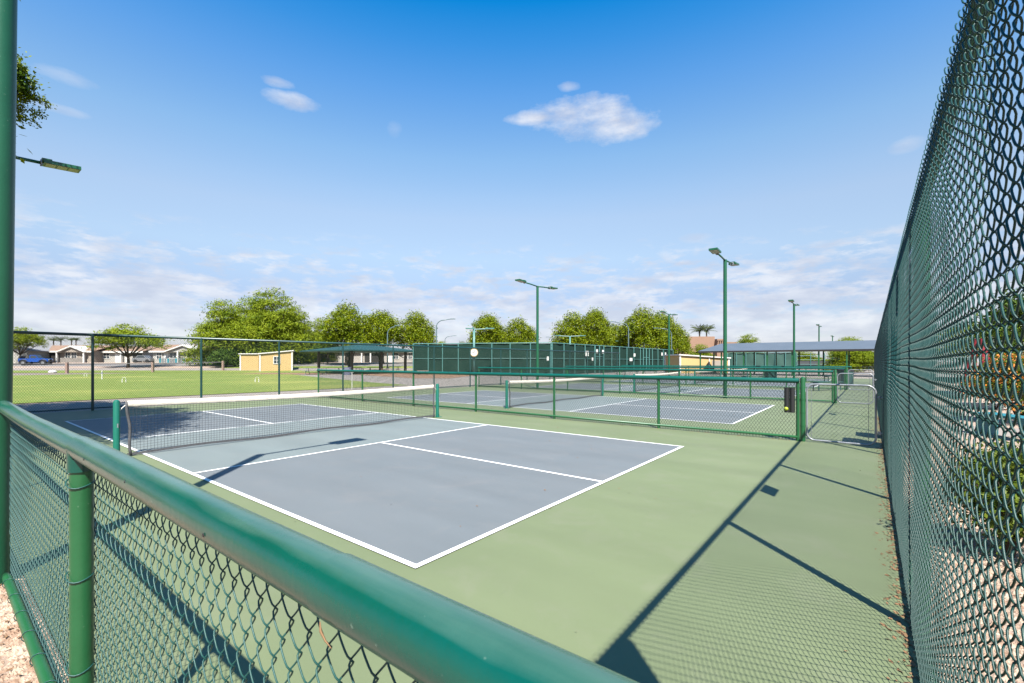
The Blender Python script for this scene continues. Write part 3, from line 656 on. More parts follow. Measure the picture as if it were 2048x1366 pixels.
notice(1095.5, 50.9, 713, 721, 5, 'white notice by the corner of the dark tennis fence')
S1 = at(1455, 76); S2 = at(1592, 70)
screen_fence('tennis_fence', 'teal windscreened fence seen under the long grey canopy', (S1, S2), 2.95, list(np.linspace(0, np.linalg.norm((S2-S1)[:2]), 8)), M['screen_teal'], mid=False)
S1 = at(1594, 92); S2 = at(1800, 84); t = thing('tennis_fence', 'open pipe tennis fence seen under the right half of the canopy', 'fence', (S1[0], S1[1], 0), math.atan2(S2[1]-S1[1], S2[0]-S1[0]))
Ln = np.linalg.norm((S2-S1)[:2])
for z in (1.0, 1.9, 2.7): MB().cyl((0,0,z), (Ln,0,z), .05, n=6).build('rail', M['frame_teal'], t)
for x in np.linspace(0, Ln, 8): MB().cyl((x,0,0), (x,0,3.2), .06, n=6).build('post', M['frame_teal'], t)
MB().box(0, Ln, .1, .13, .1, 1.75).build('windscreen', mat('grey_windscreen', (.10,.11,.12), .8), t)

# ------------------------------------------------------------------ sheds, shelters
def window(parent, x, z, w, h, y=-.03, m='white'):
    fr = MB(); s = .09
    fr.box(x-w/2-s, x+w/2+s, y-.03, y+.03, z+h/2, z+h/2+s); fr.box(x-w/2-s, x+w/2+s, y-.03, y+.03, z-h/2-s, z-h/2)
    fr.box(x-w/2-s, x-w/2, y-.03, y+.03, z-h/2, z+h/2); fr.box(x+w/2, x+w/2+s, y-.03, y+.03, z-h/2, z+h/2); fr.box(x-.03, x+.03, y-.02, y+.02, z-h/2, z+h/2); fr.box(x-w/2, x-.03, y-.02, y+.02, z-.025, z+.025); fr.box(x+.03, x+w/2, y-.02, y+.02, z-.025, z+.025)
    o = fr.build('window', M[m], parent); MB().box(x-w/2, x+w/2, y+.005, y+.03, z-h/2, z+h/2).build('pane', M['glass'], o); return o
# shed 1: corner nearest the court at px 520
def wedge_shed(label, P0, rz, Lf, Wf, hf, hb, win=None):
    """P0: front corner; local x = right face length Lf, local -x... left face along +y width Wf; mono-pitch roof"""
    t = thing('shed', label, 'shed', P0, rz)
    mb = MB(); mb.add([(0,0,0),(Lf,0,0),(Lf,Wf,0),(0,Wf,0),(0,0,hf),(Lf,0,hb),(Lf,Wf,hb),(0,Wf,hf)], [(0,3,2,1),(4,5,6,7),(0,1,5,4),(1,2,6,5),(2,3,7,6),(3,0,4,7)]); mb.build('wall', M['yellow_wall'], t)
    sl = (hb-hf)/Lf; o = .22
    MB().add([(-o,-o,hf-sl*o+.01),(Lf+o,-o,hb+sl*o+.01),(Lf+o,Wf+o,hb+sl*o+.01),(-o,Wf+o,hf-sl*o+.01),(-o,-o,hf-sl*o+.15),(Lf+o,-o,hb+sl*o+.15),(Lf+o,Wf+o,hb+sl*o+.15),(-o,Wf+o,hf-sl*o+.15)], [(0,3,2,1),(4,5,6,7),(0,1,5,4),(1,2,6,5),(2,3,7,6),(3,0,4,7)]).build('roof', M['white'], t)
    tr = MB()
    for x, y, h in ((0,0,hf),(Lf,0,hb),(0,Wf,hf)): MB().box(x-.09, x+.09, y-.09, y+.09, 0, h-.02).build('corner_trim', M['white'], t)
    if win: window(t, *win, y=-.05)
    return t
# left shed: right face spans px 520..584, left face 481..520
pc = at(520, 66); 
t = wedge_shed('yellow shed with white trim and a window beside the lawn', (pc[0], pc[1], 0), FAC+.40, 4.15, 4.6, 2.62, 3.06, (2.16, 1.75, .75, .95))
# its far left face is turned towards the court by skewing the block with a second wing
t2 = thing('shed', 'lower yellow shed joined on the left of the window shed', 'shed', (at(481, 68)[0], at(481, 68)[1], 0), FAC-.02)
MB().box(0, 2.72, 0, 3, 0, 2.62).build('wall', M['yellow_wall'], t2); MB().box(-.2, 2.66, -.2, 3.2, 2.63, 2.76).build('roof', M['white'], t2)
MB().box(-.08, .1, -.08, .1, 0, 2.6).build('corner_trim', M['white'], t2)
pc = at(1360, 60)
t = wedge_shed('tan yellow shed with low pitched roof before the grey canopy', (pc[0], pc[1], 0), FAC+.15, 6.9, 4, 2.34, 1.95)
MB().box(4.05, 4.2, -.06, -.012, 0, 1.95).build('corner_trim', M['white'], t); MB().box(4.5, 6.3, -.05, -.015, .1, 1.7).build('door', M['beige'], t)

# green hip-roofed picnic shelter
pc = at(725, 60); t = thing('picnic_shelter', 'green hip roofed picnic shelter behind the lawn', 'shelter', (pc[0], pc[1], 0), 0)
S = 5.55; E0, E1 = zat(700.5, 56), zat(688, 60)
MB().add([(-S,-S,E0),(S,-S,E0),(S,S,E0),(-S,S,E0),(0,0,E1),(-S,-S,E0-.14),(S,-S,E0-.14),(S,S,E0-.14),(-S,S,E0-.14)], [(0,1,4),(1,2,4),(2,3,4),(3,0,4),(0,5,6,1),(1,6,7,2),(2,7,8,3),(3,8,5,0),(5,8,7,6)]).build('roof', M['canopy'], t)
for x, y in ((-4.4,2.9),(-3.9,-3.6),(3.6,-4.2),(4.2,2.0),(-.2,-4.3),(.8,4.3)): 
    pp = MB().box(x-.13, x+.13, y-.13, y+.13, 0, E0-.14).build('post', M['brown'], t)
    MB().tube([(x,y,E0-1.0),(x*.72,y*.72,E0-.2)], .06, 6).build('brace', M['brown'], pp)
def picnic_table(label, px, D, rz, mtop='brown', zz=0.0):
    p = at(px, D); t = thing('picnic_table', label, 'picnic table', (p[0], p[1], p[2]), rz, 'picnic tables around the shelter')
    MB().box(-1.1, 1.1, -.36, .36, .72, .77).build('table_top', M[mtop], t)
    for y in (-.75, .75): MB().box(-1.1, 1.1, y-.13, y+.13, .42, .46).build('bench', M[mtop], t)
    for x in (-.75, .75):
        MB().tube([(x,-.75,.0),(x,-.3,.71)], .035, 6).tube([(x,.75,0),(x,.3,.71)], .035, 6).tube([(x,-.72,.40),(x,.72,.40)], .03, 6).build('leg', M['lampgrey'], t)
picnic_table('grey picnic table outside the left corner of the shelter', 628, 54.5, FAC+.1, 'grey')
picnic_table('picnic table under the left of the shelter', 665, 57.5, FAC+.3); picnic_table('picnic table under the middle of the shelter', 705, 60, FAC-.2)
picnic_table('long picnic table under the front of the shelter', 712, 56, FAC); picnic_table('picnic table under the right of the shelter', 752, 61, FAC+.2); picnic_table('picnic table at the right edge of the shelter', 785, 64, FAC)
p = at(695, 52.5); t = thing('trash_bin', 'lavender barrel bin beside the picnic shelter', 'bin', p); MB().tube([(0,0,0),(0,0,.2),(0,0,.85)], [.40,.44,.42], 16).build('barrel', M['purple'], t, auto=True); MB().tube([(0,0,.85),(0,0,.9)], [.45,.45], 16).build('lid', M['purple'], t, auto=True)
p = at(846, 53); t = thing('park_bench', 'pale bench in front of the left end of the dark tennis fence', 'bench', p, FAC)
MB().box(-.65,.65,-.2,.2,.44,.5).build('seat', M['pink'], t); [MB().box(x-.04,x+.04,-.15,.15,0,.44).build('leg', M['brown'], t) for x in (-.5,.5)]

# long grey canopy on the right
cx0 = 54.5; t = thing('shade_canopy', 'long blue grey metal canopy roof on thin green posts at right', 'canopy', (cx0, 0, 0), 0)
Y0, Y1, ez, rzz = -6.0, 13.6, zat(702.5, 55), zat(688.5, 58)
MB().add([(0,Y0,ez),(3.2,Y0+1,rzz),(3.2,Y1-1.8,rzz),(0,Y1,ez),(6.4,Y0,ez),(6.4,Y1,ez)], [(0,1,2,3),(1,4,5,2),(0,4,1),(3,2,5)]).build('roof', M['metalroof'], t)
MB().box(-.04, .03, Y0, Y1, ez-.2, ez-.01).build('fascia', M['dark'], t)
for yy in np.arange(Y0+.6, Y1, 2.35):
    MB().box(.15, .28, yy-.07, yy+.07, 0, ez-.2).build('post', M['post'], t); MB().box(6.1, 6.25, yy-.07, yy+.07, 0, ez-.05).build('post', M['post'], t)
# table set and bins beneath / in front of it
def round_bin(px, D, label, mm='canopy'):
    p = at(px, D); t = thing('trash_bin', label, 'bin', p, 0, 'dark bins near the court gates'); MB().tube([(0,0,0),(0,0,.9)], [.36,.38], 14).build('barrel', M[mm], t, auto=True); MB().tube([(0,0,.9),(0,0,.98),(0,0,1.02)], [.40,.40,.22], 14).build('lid', M['black'], t, auto=True)
round_bin(1688, 30.5, 'dark green bin left of the far gate'); round_bin(1693.5, 30.1, 'dark green bin just right of its twin, by the far gate')
p = at(1541, 36); t = thing('ice_chest', 'dark mesh box at the end of the third court', 'box', (p[0], p[1], .02), FAC); MB().box(-.34,.34,-.3,.3,.05,.85).build('body', M['canopy'], t); MB().box(-.37,.37,-.33,.33,.851,.92).build('lid', M['black'], t)
def court_bench(px, D, label):
    p = at(px, D); t = thing('court_bench', label, 'bench', (p[0], p[1], .02), FAC+.3, 'dark green benches between the courts')
    MB().box(-.9,.9,-.2,.2,.42,.47).build('seat', M['canopy'], t)
    for x in (-.75,.75): MB().tube([(x,-.15,0),(x,-.15,.40),(x,.15,.40),(x,.15,0)], .03, 6).build('leg', M['canopy'], t)
court_bench(1654, 24, 'dark bench left of the far gate on the second divider'); court_bench(1505, 34, 'dark bench at the fourth court'); court_bench(1668, 34, 'dark bench farther back beside the tall fence')
court_bench(1262, 50.0, 'dark bench against the far tennis fence'); court_bench(1300, 52.0, 'dark bench before the second tennis gate')

# pueblo building
pc = at(1350, 125); t = thing('building', 'tan flat roofed stucco building behind the yellowish shrub', 'building', (pc[0], pc[1], 0), FAC)
hz_ = zat(673, 125); MB().box(0, 10.8, 0, 10, 0, hz_).build('wall', M['pueblo'], t)
MB().box(10.8, 13.0, -1.4, 8, 0, zat(678, 124)).build('wing', M['pueblo'], t); MB().box(13.0, 16.5, -1, 8, 0, zat(684, 124)).build('wing', M['pueblo'], t)
for k in range(4): MB().cyl((10.9+k*.55, -1.42, zat(682, 124)), (10.9+k*.55, -1.95, zat(682, 124)), .14, n=8).build('beam_end', M['brown'], t)

# ------------------------------------------------------------------ houses across the street
def house(label, px, D, Wd, Dp, H, ridge, rise, wall, roof, wins=(), doors=(), carport=None, stone=None, posts=(), gable=None, rz=FAC):
    p = at(px, D); t = thing('house', label, 'house', p, rz)
    w_ = MB().box(0, Wd, 0, Dp, 0, H)
    if ridge == 'y': w_.prism([(0, H+.001), (Wd, H+.001), (Wd/2, H+rise)], 0.002, Dp-.002)
    w_.build('wall', M[wall], t)
    o = .45; rf = MB(); th = .16
    if ridge == 'x':
        sl = rise/(Dp/2)
        rf.prism([(0,0),(0,0)], 0, 0) if False else None
        P = [(-o, H-sl*o), (Dp/2, H+rise), (Dp+o, H-sl*o), (Dp+o, H-sl*o+th), (Dp/2, H+rise+th), (-o, H-sl*o+th)]
        v = [(-o, y, z) for y, z in P]+[(Wd+o, y, z) for y, z in P]; n = 6
        rf.add(v, [tuple(range(n))[::-1], tuple(range(n, 2*n))]+[(i, (i+1) % n, n+(i+1) % n, n+i) for i in range(n)])
    else:
        sl = rise/(Wd/2)
        P = [(-o, H-sl*o), (Wd/2, H+rise), (Wd+o, H-sl*o), (Wd+o, H-sl*o+th), (Wd/2, H+rise+th), (-o, H-sl*o+th)]
        rf.prism(P, -o, Dp+o)
    r_ = rf.build('roof', M[roof], t)
    MB().box(-o, Wd+o, -o-.05, -o-.002, H-.28, H+.02).build('fascia', M['white'], r_) if ridge == 'x' else None
    if gable:
        gx, gw, gr = gable; g = MB(); g.prism([(gx-gw/2, H-.2), (gx+gw/2, H-.2), (gx, H+gr)], -.6, Dp/2-.2); g.build('gable', M[wall], t)
        gf = MB(); gf.prism([(gx-gw/2-.4, H-.32), (gx, H+gr+.02), (gx+gw/2+.4, H-.32), (gx+gw/2+.4, H-.1), (gx, H+gr+.24), (gx-gw/2-.4, H-.1)], -.95, Dp/2-.3); gf.build('gable_roof', M['white'], t)
    for (x, z, w, h) in wins: window(t, x, z, w, h, y=-.05)
    for x, w in doors:
        d_ = MB().box(x-w/2, x+w/2, -.04, -.004, .02, 2.1).build('door', M['white'], t); MB().ball((x+w/2-.1, -.07, 1.0), .05, 6, 5).build('handle', M['galv'], d_)
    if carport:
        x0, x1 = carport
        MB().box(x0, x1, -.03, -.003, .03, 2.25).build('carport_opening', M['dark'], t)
    if stone: MB().box(stone[0], stone[1], -.13, -.002, 0, .95).build('stone_base', M['stonewall'], t)
    for x in posts: MB().box(x-.12, x+.12, -.75, -.5, 0, H-.05).build('porch_post', M['white'], t)
    return t
house('tan roofed house with dark carport behind the blue jeep', 66, 88, 11.6, 8, 2.25, 'x', 1.05, 'beige', 'tile', ((6.7,1.35,.9,1.15),(7.9,1.35,.9,1.15)), (), (2.2,5.0), (5.3,10.2), (5.2,10.3), gable=(8.0,4.6,.75))
house('grey roofed house at the far left edge', -60, 84, 10.5, 8, 2.35, 'y', 1.6, 'cream', 'greyroof', ((3,1.4,1,1.1),), ())
house('cream house behind the spreading tree', 184, 90, 9.9, 8, 2.2, 'x', .95, 'cream', 'tile', ((1.5,1.3,1.1,1.0),(2.9,1.3,1.1,1.0)), ((5.0,.9),), (8.0,9.8), None, (6.2,7.3))
house('cream house with twin gables and a blue garden fence', 306, 88, 12.0, 8, 2.25, 'x', 1.2, 'cream', 'tile', ((1.2,1.35,.9,1.2),(7.2,1.35,.8,1.3),(8.3,1.35,.8,1.3),(3.9,1.4,1.2,1.0)), ((2.6,.9),), (10.9,11.9), None, (5.2,), gable=(6.2,6.5,.95))
house('cream house with a dark porch right of the yellow shed', 578, 92, 12.0, 8, 2.3, 'x', .95, 'cream', 'tile', ((5.2,1.35,1.0,1.2),(8.8,1.35,.9,1.0)), (), (1.0,3.6), None, (.7,2.3,3.9), gable=(6.3,5,.7))
house('white house with porch seen under the picnic shelter roof', 700, 94, 13.5, 8, 2.3, 'x', .9, 'cream', 'greyroof', ((9.4,1.35,.9,1.2),(11.4,1.35,.7,1.2),(12.3,1.35,.7,1.2)), ((8.2,.9),), (3.0,6.8), None, (2.6,4.4,6.9))
pc = at(318, 86.5); t = thing('garden_fence', 'pale blue garden fence in front of the twin gable house', 'fence', pc, FAC)
for x in np.arange(0, 9.2, .5): MB().box(x, x+.38, 0, .04, 0, .85).build('panel', M['grey'] if int(x*2) % 3 else M['turq'], t)

# pillar and rail boundary
t = thing('pillar_fence', 'boundary fence of pink pillars with a dark pipe rail beyond the lawn', 'fence', at(134, 60), FAC)
base = np.array(at(134, 60))
def rel(p, loc, rz): d = np.array(p)-np.array(loc); c_, s_ = math.cos(-rz), math.sin(-rz); return np.array([d[0]*c_-d[1]*s_, d[0]*s_+d[1]*c_, d[2]])
for px, D in ((-20, 58), (134, 60), (305.5, 63.5), (446, 68)):
    q_ = rel(at(px, D), base, FAC); MB().box(q_[0]-.13, q_[0]+.13, q_[1]-.13, q_[1]+.13, q_[2]-.05, q_[2]+1.42).build('pillar', M['pink'], t)
Q_ = [rel(at(px, D), base, FAC)+np.array([0,0,1.22]) for px, D in ((-20, 58), (134, 60), (305.5, 63.5), (446, 68))]
MB().tube(Q_, .07, 6).build('rail', M['black'], t)
p = at(105, 61.2); t = thing('boulder', 'white boulder on the grass verge below the jeep', 'rock', p); MB().ball((0,0,.15), .42, 9, 6, (1.1,.8,.6)).build('stone', M['white'], t)

# croquet hoops
def hoop(px, D, label):
    p = at(px, D, .02); t = thing('croquet_hoop', label, 'croquet hoop', p, FAC, 'white croquet hoops on the lawn')
    MB().tube([(-.12,0,0),(-.12,0,.34),(-.10,0,.37),(.10,0,.37),(.12,0,.34),(.12,0,0)], .009, 6).build('wire', M['white'], t)
    for x in (-.14, .14): MB().box(x-.015, x+.015, -.015, .015, .0, .22).build('sleeve', M['white'], t)
hoop(171, 46, 'croquet hoop farthest left on the lawn'); hoop(248, 33.5, 'croquet hoop nearest the left post of the dark fence'); hoop(514, 34, 'croquet hoop in front of the yellow shed')
p = at(204, 39.5, .02); t = thing('croquet_peg', 'striped croquet peg standing between two hoops', 'croquet peg', p); MB().cyl((0,0,0),(0,0,.75), .035, n=8).build('peg', M['white'], t); MB().cyl((0,0,.5),(0,0,.58), .038, n=8).build('stripe', M['blue'], t)
p = at(704, 24.4, .02); t = thing('lawn_marker', 'thin white stake at the lawn edge behind the divider fence', 'stake', p); MB().cyl((0,0,0),(0,0,.95), .02, n=8).build('stake', M['white'], t); MB().box(-.09,.09,-.01,.01,.93,.97).build('cross_bar', M['white'], t)

# ------------------------------------------------------------------ blue jeep-like car (local x = forward)
p = at(72, 79); t = thing('off_road_car', 'bright blue open top off road car parked across the street', 'car', p, FAC+.35)
MB().prism([(-1.95,.55),(-1.95,1.12),(-.55,1.14),(.55,1.14),(.6,1.2),(1.85,1.12),(1.98,.95),(1.98,.62),(1.7,.55)], -.78, .78).build('body', M['blue'], t)
MB().prism([(-.55,1.142),(-.5,1.72),(.25,1.74),(.62,1.21),(.55,1.142)], -.70, .70).build('cab', M['blue'], t)
for y in (-.705, .705): MB().prism([(-.40,1.2),(-.38,1.62),(.20,1.62),(.46,1.22)], y-.012, y+.012).build('side_window', M['glass'], t)
MB().obox((.45,0,1.47), (-.16,0,.235), (0,.6,0), (.012,0,.01)).build('windshield', M['glass'], t)
MB().prism([(-1.9,1.13),(-1.75,1.55),(-1.65,1.55),(-1.8,1.13)], -.7, .7).build('roll_bar', M['black'], t)
for x in (-1.28, 1.32):
    for y in (-.82, .82):
        w_ = MB().tube([(x,y-.12,.42),(x,y+.12,.42)], .42, 20, ref=(1,0,0)).build('wheel', M['rubber'], t, auto=True)
        MB().tube([(x,y-.13,.42),(x,y+.13,.42)], .22, 14, ref=(1,0,0)).build('rim', M['silver'], w_, auto=True)
    for y in (-.86, .86): MB().tube([(x+.58*math.cos(a), y, .46+.50*math.sin(a)) for a in np.linspace(.25, PI-.25, 9)], .05, 6).build('fender', M['black'], t)
for y in (-.5, .5): MB().tube([(1.975,y,.92),(2.02,y,.92)], .11, 12, ref=(0,0,1)).build('headlight', M['lamp'], t)
MB().box(2.0, 2.2, -.8, .8, .5, .68).build('bumper', M['black'], t); MB().box(1.985, 2.0, -.32, .32, .70, 1.05).build('grille', M['black'], t)
MB().tube([(-1.96,0,1.0),(-2.18,0,1.0)], .40, 18, ref=(0,0,1)).build('spare_wheel', M['rubber'], t, auto=True)
# parked car in the carport
p = at(288, 87.5); t = thing('parked_car', 'silver car in the carport behind the spreading tree', 'car', p, FAC+.1)
MB().prism([(-1.6,.35),(-1.6,.85),(-1.1,.95),(-.6,1.4),(.5,1.4),(.9,.95),(1.6,.85),(1.65,.4)], -.8, .8).build('body', M['silver'], t)
MB().prism([(-.9,.97),(-.52,1.33),(.42,1.33),(.72,.97)], -.82, -.801).build('side_window', M['glass'], t)
for x in (-1.0, 1.05): w_ = MB().tube([(x,-.85,.33),(x,-.65,.33)], .33, 14, ref=(1,0,0)).build('wheel', M['rubber'], t, auto=True)

# ------------------------------------------------------------------ vegetation
def leaves(n, lobes, size, style='round', rng=None, clump=.55, per=26):
    """leaf quads gathered in clumps spread over the shells of the crown lobes"""
    rng = rng or np.random.default_rng(1); L_ = []; vol = np.array([l[1][0]*l[1][1]*l[1][2] for l in lobes])**.67; vol /= vol.sum()
    nc = max(1, n//per); li = rng.choice(len(lobes), nc, p=vol)
    cc_ = np.array([lobes[i][0] for i in li], float); rr = np.array([lobes[i][1] for i in li], float)
    d = rng.normal(size=(nc, 3)); d /= np.linalg.norm(d, axis=1)[:, None]; d[:, 2] = np.where(d[:, 2] < -.55, -d[:, 2], d[:, 2])
    rad = rng.uniform(.45, 1.08, nc)**.6; Cc = cc_+rr*d*rad[:, None]
    P = np.repeat(Cc, per, 0); sc = rng.uniform(.6, 1.25, nc).repeat(per)
    off = rng.normal(size=P.shape)*clump*sc[:, None]*.5
    if style == 'feather': off *= np.array([1.25, 1.25, .42]); dd = np.repeat(d, per, 0); off += dd*np.array([1,1,.25])*rng.uniform(0, clump*1.1, len(P))[:, None]; off[:, 2] -= .10*clump*np.abs(off[:, 0])
    P = P+off
    nr = rng.normal(size=P.shape)+np.repeat(d, per, 0)*.7+np.array([0,0,.5]); nr /= np.linalg.norm(nr, axis=1)[:, None]
    ta = np.cross(nr, rng.normal(size=P.shape)); ta /= np.linalg.norm(ta, axis=1)[:, None]; tb = np.cross(nr, ta)
    s = size*rng.uniform(.6, 1.35, len(P))[:, None]; asp = .26 if style == 'feather' else .5
    V = np.stack([P-ta*s, P-tb*s*asp, P+ta*s, P+tb*s*asp], 1).reshape(-1, 3)
    return V, np.arange(len(V)).reshape(-1, 4)
def limb_set(mb, H0, r0, lobes, rng):
    mb.tube([(0,0,-.1),(.08,.03,H0*.5),(.02,-.04,H0)], [r0*1.25, r0*.95, r0*.85], 9)
    for c_, r_ in lobes:
        c_ = np.array(c_, float); mid = np.array([c_[0]*.45, c_[1]*.45, H0+(c_[2]-H0)*.35])
        mb.tube([(0,0,H0-.15), mid, c_, c_+np.array([c_[0]*.2, c_[1]*.2, r_[2]*.5])], [r0*.6, r0*.42, r0*.22, r0*.08], 6)
        for _ in range(3):
            e = c_+rng.normal(size=3)*np.array(r_)*.5; mb.tube([mid+(c_-mid)*.5, e], [r0*.2, r0*.06], 5)
def tree(name, label, loc, lobes, n, size, H0, r0, style, lm, seed, group=None, clump=.55, per=26, rz=0.0, scale=None):
    rng = np.random.default_rng(seed); t = thing(name, label, 'tree', loc, rz, group)
    mb = MB(); limb_set(mb, H0, r0, lobes, rng); mb.build('trunk', M['bark'], t, smooth=True)
    v, q = leaves(n, lobes, size, style, rng, clump, per); fast_mesh('crown', v, q, M[lm], t, smooth=False)
    if scale: t.scale = scale
    return t
# round glossy trees, unit tree: crown about 8 m wide, 11 m tall
def rlobes(rng, w, h0, h1):
    L_ = [((0,0,h0+(h1-h0)*.48), (w*.44, w*.44, (h1-h0)*.45))]
    for k in range(7):
        a = k*2.4+rng.uniform(-.4,.4); r_ = w*.26; zz = h0+(h1-h0)*rng.uniform(.18,.72)
        L_.append(((r_*math.cos(a), r_*math.sin(a), zz), (w*.23, w*.23, (h1-h0)*.2)))
    L_.append(((rng.uniform(-.5,.5), 0, h1-(h1-h0)*.14), (w*.2, w*.2, (h1-h0)*.15))); return L_
RT_ = []
for sd in (3, 8):
    rng = np.random.default_rng(sd); RT_.append((rlobes(rng, 8.0, 2.0, 11.0), sd))
first = {}
def place_round(label, px, D, wpx, ytop, var=0):
    p = at(px, D); H = zat(ytop, D)-p[2]; wm_ = wpx*D/FPX; sc_ = (wm_/7.2, wm_/7.2, H/11.3)
    if var not in first:
        o = tree('round_tree', label, p, RT_[var][0], 19000, .150, 2.4, .24, 'round', 'leaf_round', RT_[var][1], 'round dark green trees in a row', .75, 22); first[var] = o
        o.scale = sc_; o.rotation_euler = (0,0,px*.7); return o
    o = dup(first[var], p, px*.7, label); o.scale = sc_; return o
place_round('round dense tree left of the three behind the picnic shelter', 693, 78, 88, 606, 0)
place_round('round dense tree in the middle of the three behind the picnic shelter', 766, 82, 78, 620, 1)
place_round('round dense tree right of the three, ending at the street lamp', 832, 84, 74, 623, 0)
place_round('smaller round tree with a pointed top, left of the centre light pole', 975, 98, 72, 627, 1)
place_round('smaller round tree right beside the centre light pole', 1037, 98, 72, 636, 0)
place_round('round tree at the left of the right group', 1146, 96, 80, 624, 0)
place_round('tallest pointed round tree in the right group', 1190, 96, 66, 616, 1)
place_round('low round tree between the taller ones in the right group', 1228, 104, 66, 648, 0)
place_round('broad tall round tree in the right group, before the curved lamp', 1284, 96, 84, 615, 0)
place_round('narrow round tree behind the thin light pole', 1318, 100, 56, 622, 1)
place_round('lowest round tree at the right end of the right group', 1352, 98, 54, 647, 0)
# feathery desert trees
def flobes(rng, w, h0, h1, n=9, drop=.42):
    L_ = []
    for k in range(n):
        a = k*2.39+rng.uniform(-.3,.3); f_ = (k/(n-1))**.5; r_ = w*.34*f_; zz = h1-(h1-h0)*(.18+drop*f_*rng.uniform(.6,1.3))
        L_.append(((r_*math.cos(a), r_*math.sin(a), zz), (w*.19*rng.uniform(.7,1.2), w*.19*rng.uniform(.7,1.2), (h1-h0)*.20)))
    return L_
rng = np.random.default_rng(5); FT = tree('feathery_tree', 'tall feathery yellow green tree, highest of the left clump', at(543, 80), flobes(rng, 13, 1.6, 12.9, 18, .78), 34000, .25, 2.6, .34, 'feather', 'leaf_feather', 21, 'feathery desert trees', 1.05, 26, rz=.5)
dup(FT, at(447, 78), 2.2, 'broad feathery tree at the left of the left clump', (.80,.80,.84)); dup(FT, at(500, 84), 4.0, 'feathery tree filling the middle of the left clump', (.85,.85,.90))
dup(FT, at(592, 84), 1.1, 'feathery tree on the right shoulder of the left clump', (.62,.62,.80)); dup(FT, at(640, 90), 3.0, 'low feathery tree between the left clump and the round trees', (.45,.45,.66))
dup(FT, at(1497, 120), .3, 'feathery tree rising over the left end of the grey canopy', (.72,.72,.66)); dup(FT, at(1700, 118), 1.3, 'sparse feathery tree over the right end of the grey canopy', (.85,.85,.60))
dup(FT, at(1402, 84), 2.0, 'yellowish feathery shrub in front of the tan building', (.40,.40,.36)); dup(FT, at(1706, 66), 2.6, 'yellow green bushy tree seen under the right half of the canopy', (.56,.56,.36))
dup(FT, at(1600, 105), 2.2, 'low feathery tree behind the canopy posts', (.9,.9,.30)); dup(FT, at(1500, 100), 4.4, 'low feathery tree seen between canopy roof and teal screen', (.8,.8,.31))
rng = np.random.default_rng(9); sp = tree('spreading_tree', 'spreading thin leaved tree with leaning trunk in front of the houses', at(256, 73), flobes(rng, 10.5, 1.9, 6.6, 11), 9500, .20, 1.9, .20, 'feather', 'leaf_feather', 33, None, .8, 22)
dup(sp, at(40, 82), 1.3, 'light green tree at far left beside the blue car', (.62,.62,.95))
p = at(452, 74); tree('shrub', 'dense dark green shrub left of the yellow shed', p, [((0,0,1.5),(1.7,1.7,1.4)),((1.3,0,1.1),(1.3,1.3,1.0)),((-1.2,.3,1.2),(1.2,1.2,1.1))], 6000, .13, .6, .10, 'round', 'leaf_green', 12, None, .5, 22)['category'] = 'shrub'
# small park trees right of the shed
tree('young_tree', 'low leafy tree between the yellow shed and the picnic shelter', at(655, 82), [((0,0,3.0),(2.0,2.0,1.2)),((1.6,0,2.5),(1.2,1.2,.8)),((-1.4,0,2.6),(1.2,1.2,.8))], 5000, .14, 1.5, .12, 'round', 'leaf_green', 14, None, .5, 22)
# palms
def palm(label, px, D, ytop, rf, Hmin=None, lean=0, base=None):
    p = at(px, D) if base is None else np.array(base, float); H = zat(ytop, D)-p[2]
    t = thing('palm_tree', label, 'palm tree', p, px, 'small distant palms'); th_ = H-rf*.45
    MB().tube([(0,0,0),(.1,0,th_*.5),(0,0,th_)], [.28,.22,.2], 8).build('trunk', M['bark'], t, smooth=True)
    mb = MB(); rng = np.random.default_rng(int(px))
    for k in range(22):
        a = k*2.4; e = rng.uniform(.1, 1.25); pts = []
        for s_ in np.linspace(0, 1, 6):
            r_ = rf*s_*math.cos(e*(1-.35*s_)); z_ = th_+rf*s_*math.sin(e)-rf*.45*s_*s_*(1.2-e*.5); pts.append(np.array([r_*math.cos(a), r_*math.sin(a), z_]))
        sd_ = np.array([-math.sin(a), math.cos(a), 0])
        for i in range(5):
            for j in range(2):
                f_ = (i+j*.5)/5; c_ = pts[i]+(pts[min(i+1,5)]-pts[i])*j*.5; w_ = rf*.20*math.sin(PI*min(.95, f_+.12))
                for s2 in (-1, 1):
                    tip = c_+sd_*s2*w_+np.array([math.cos(a)*.1*rf, math.sin(a)*.1*rf, -.10*rf]); mb.add([c_, c_+(pts[i+1]-pts[i])*.32, tip], [(0,1,2)])
        mb.tube(pts, .03, 3)
    mb.build('fronds', M['leaf_palm'], t); return t
palm('distant palm farthest left over the roofs', 77, 190, 674, 3.2); palm('distant palm with a reddish trunk, second from the left', 107, 185, 675, 2.5); palm('distant palm third from the left', 122, 185, 674, 2.6)
palm('distant palm fourth from the left', 143, 210, 676, 2.2); palm('distant palm rightmost over the roofs', 152, 210, 676, 2.2)
palm('left palm crown over the tan stucco building', 1399, 140, 652, 3.4); palm('right palm crown over the tan stucco building', 1413, 142, 653, 3.2)
palm('tiny palm peeping over the dark tennis fence', 930, 150, 684, 2.6)
dup(FT, at(884, 120), 1.9, 'low bushy top showing over the dark tennis fence', (.42,.42,.42))

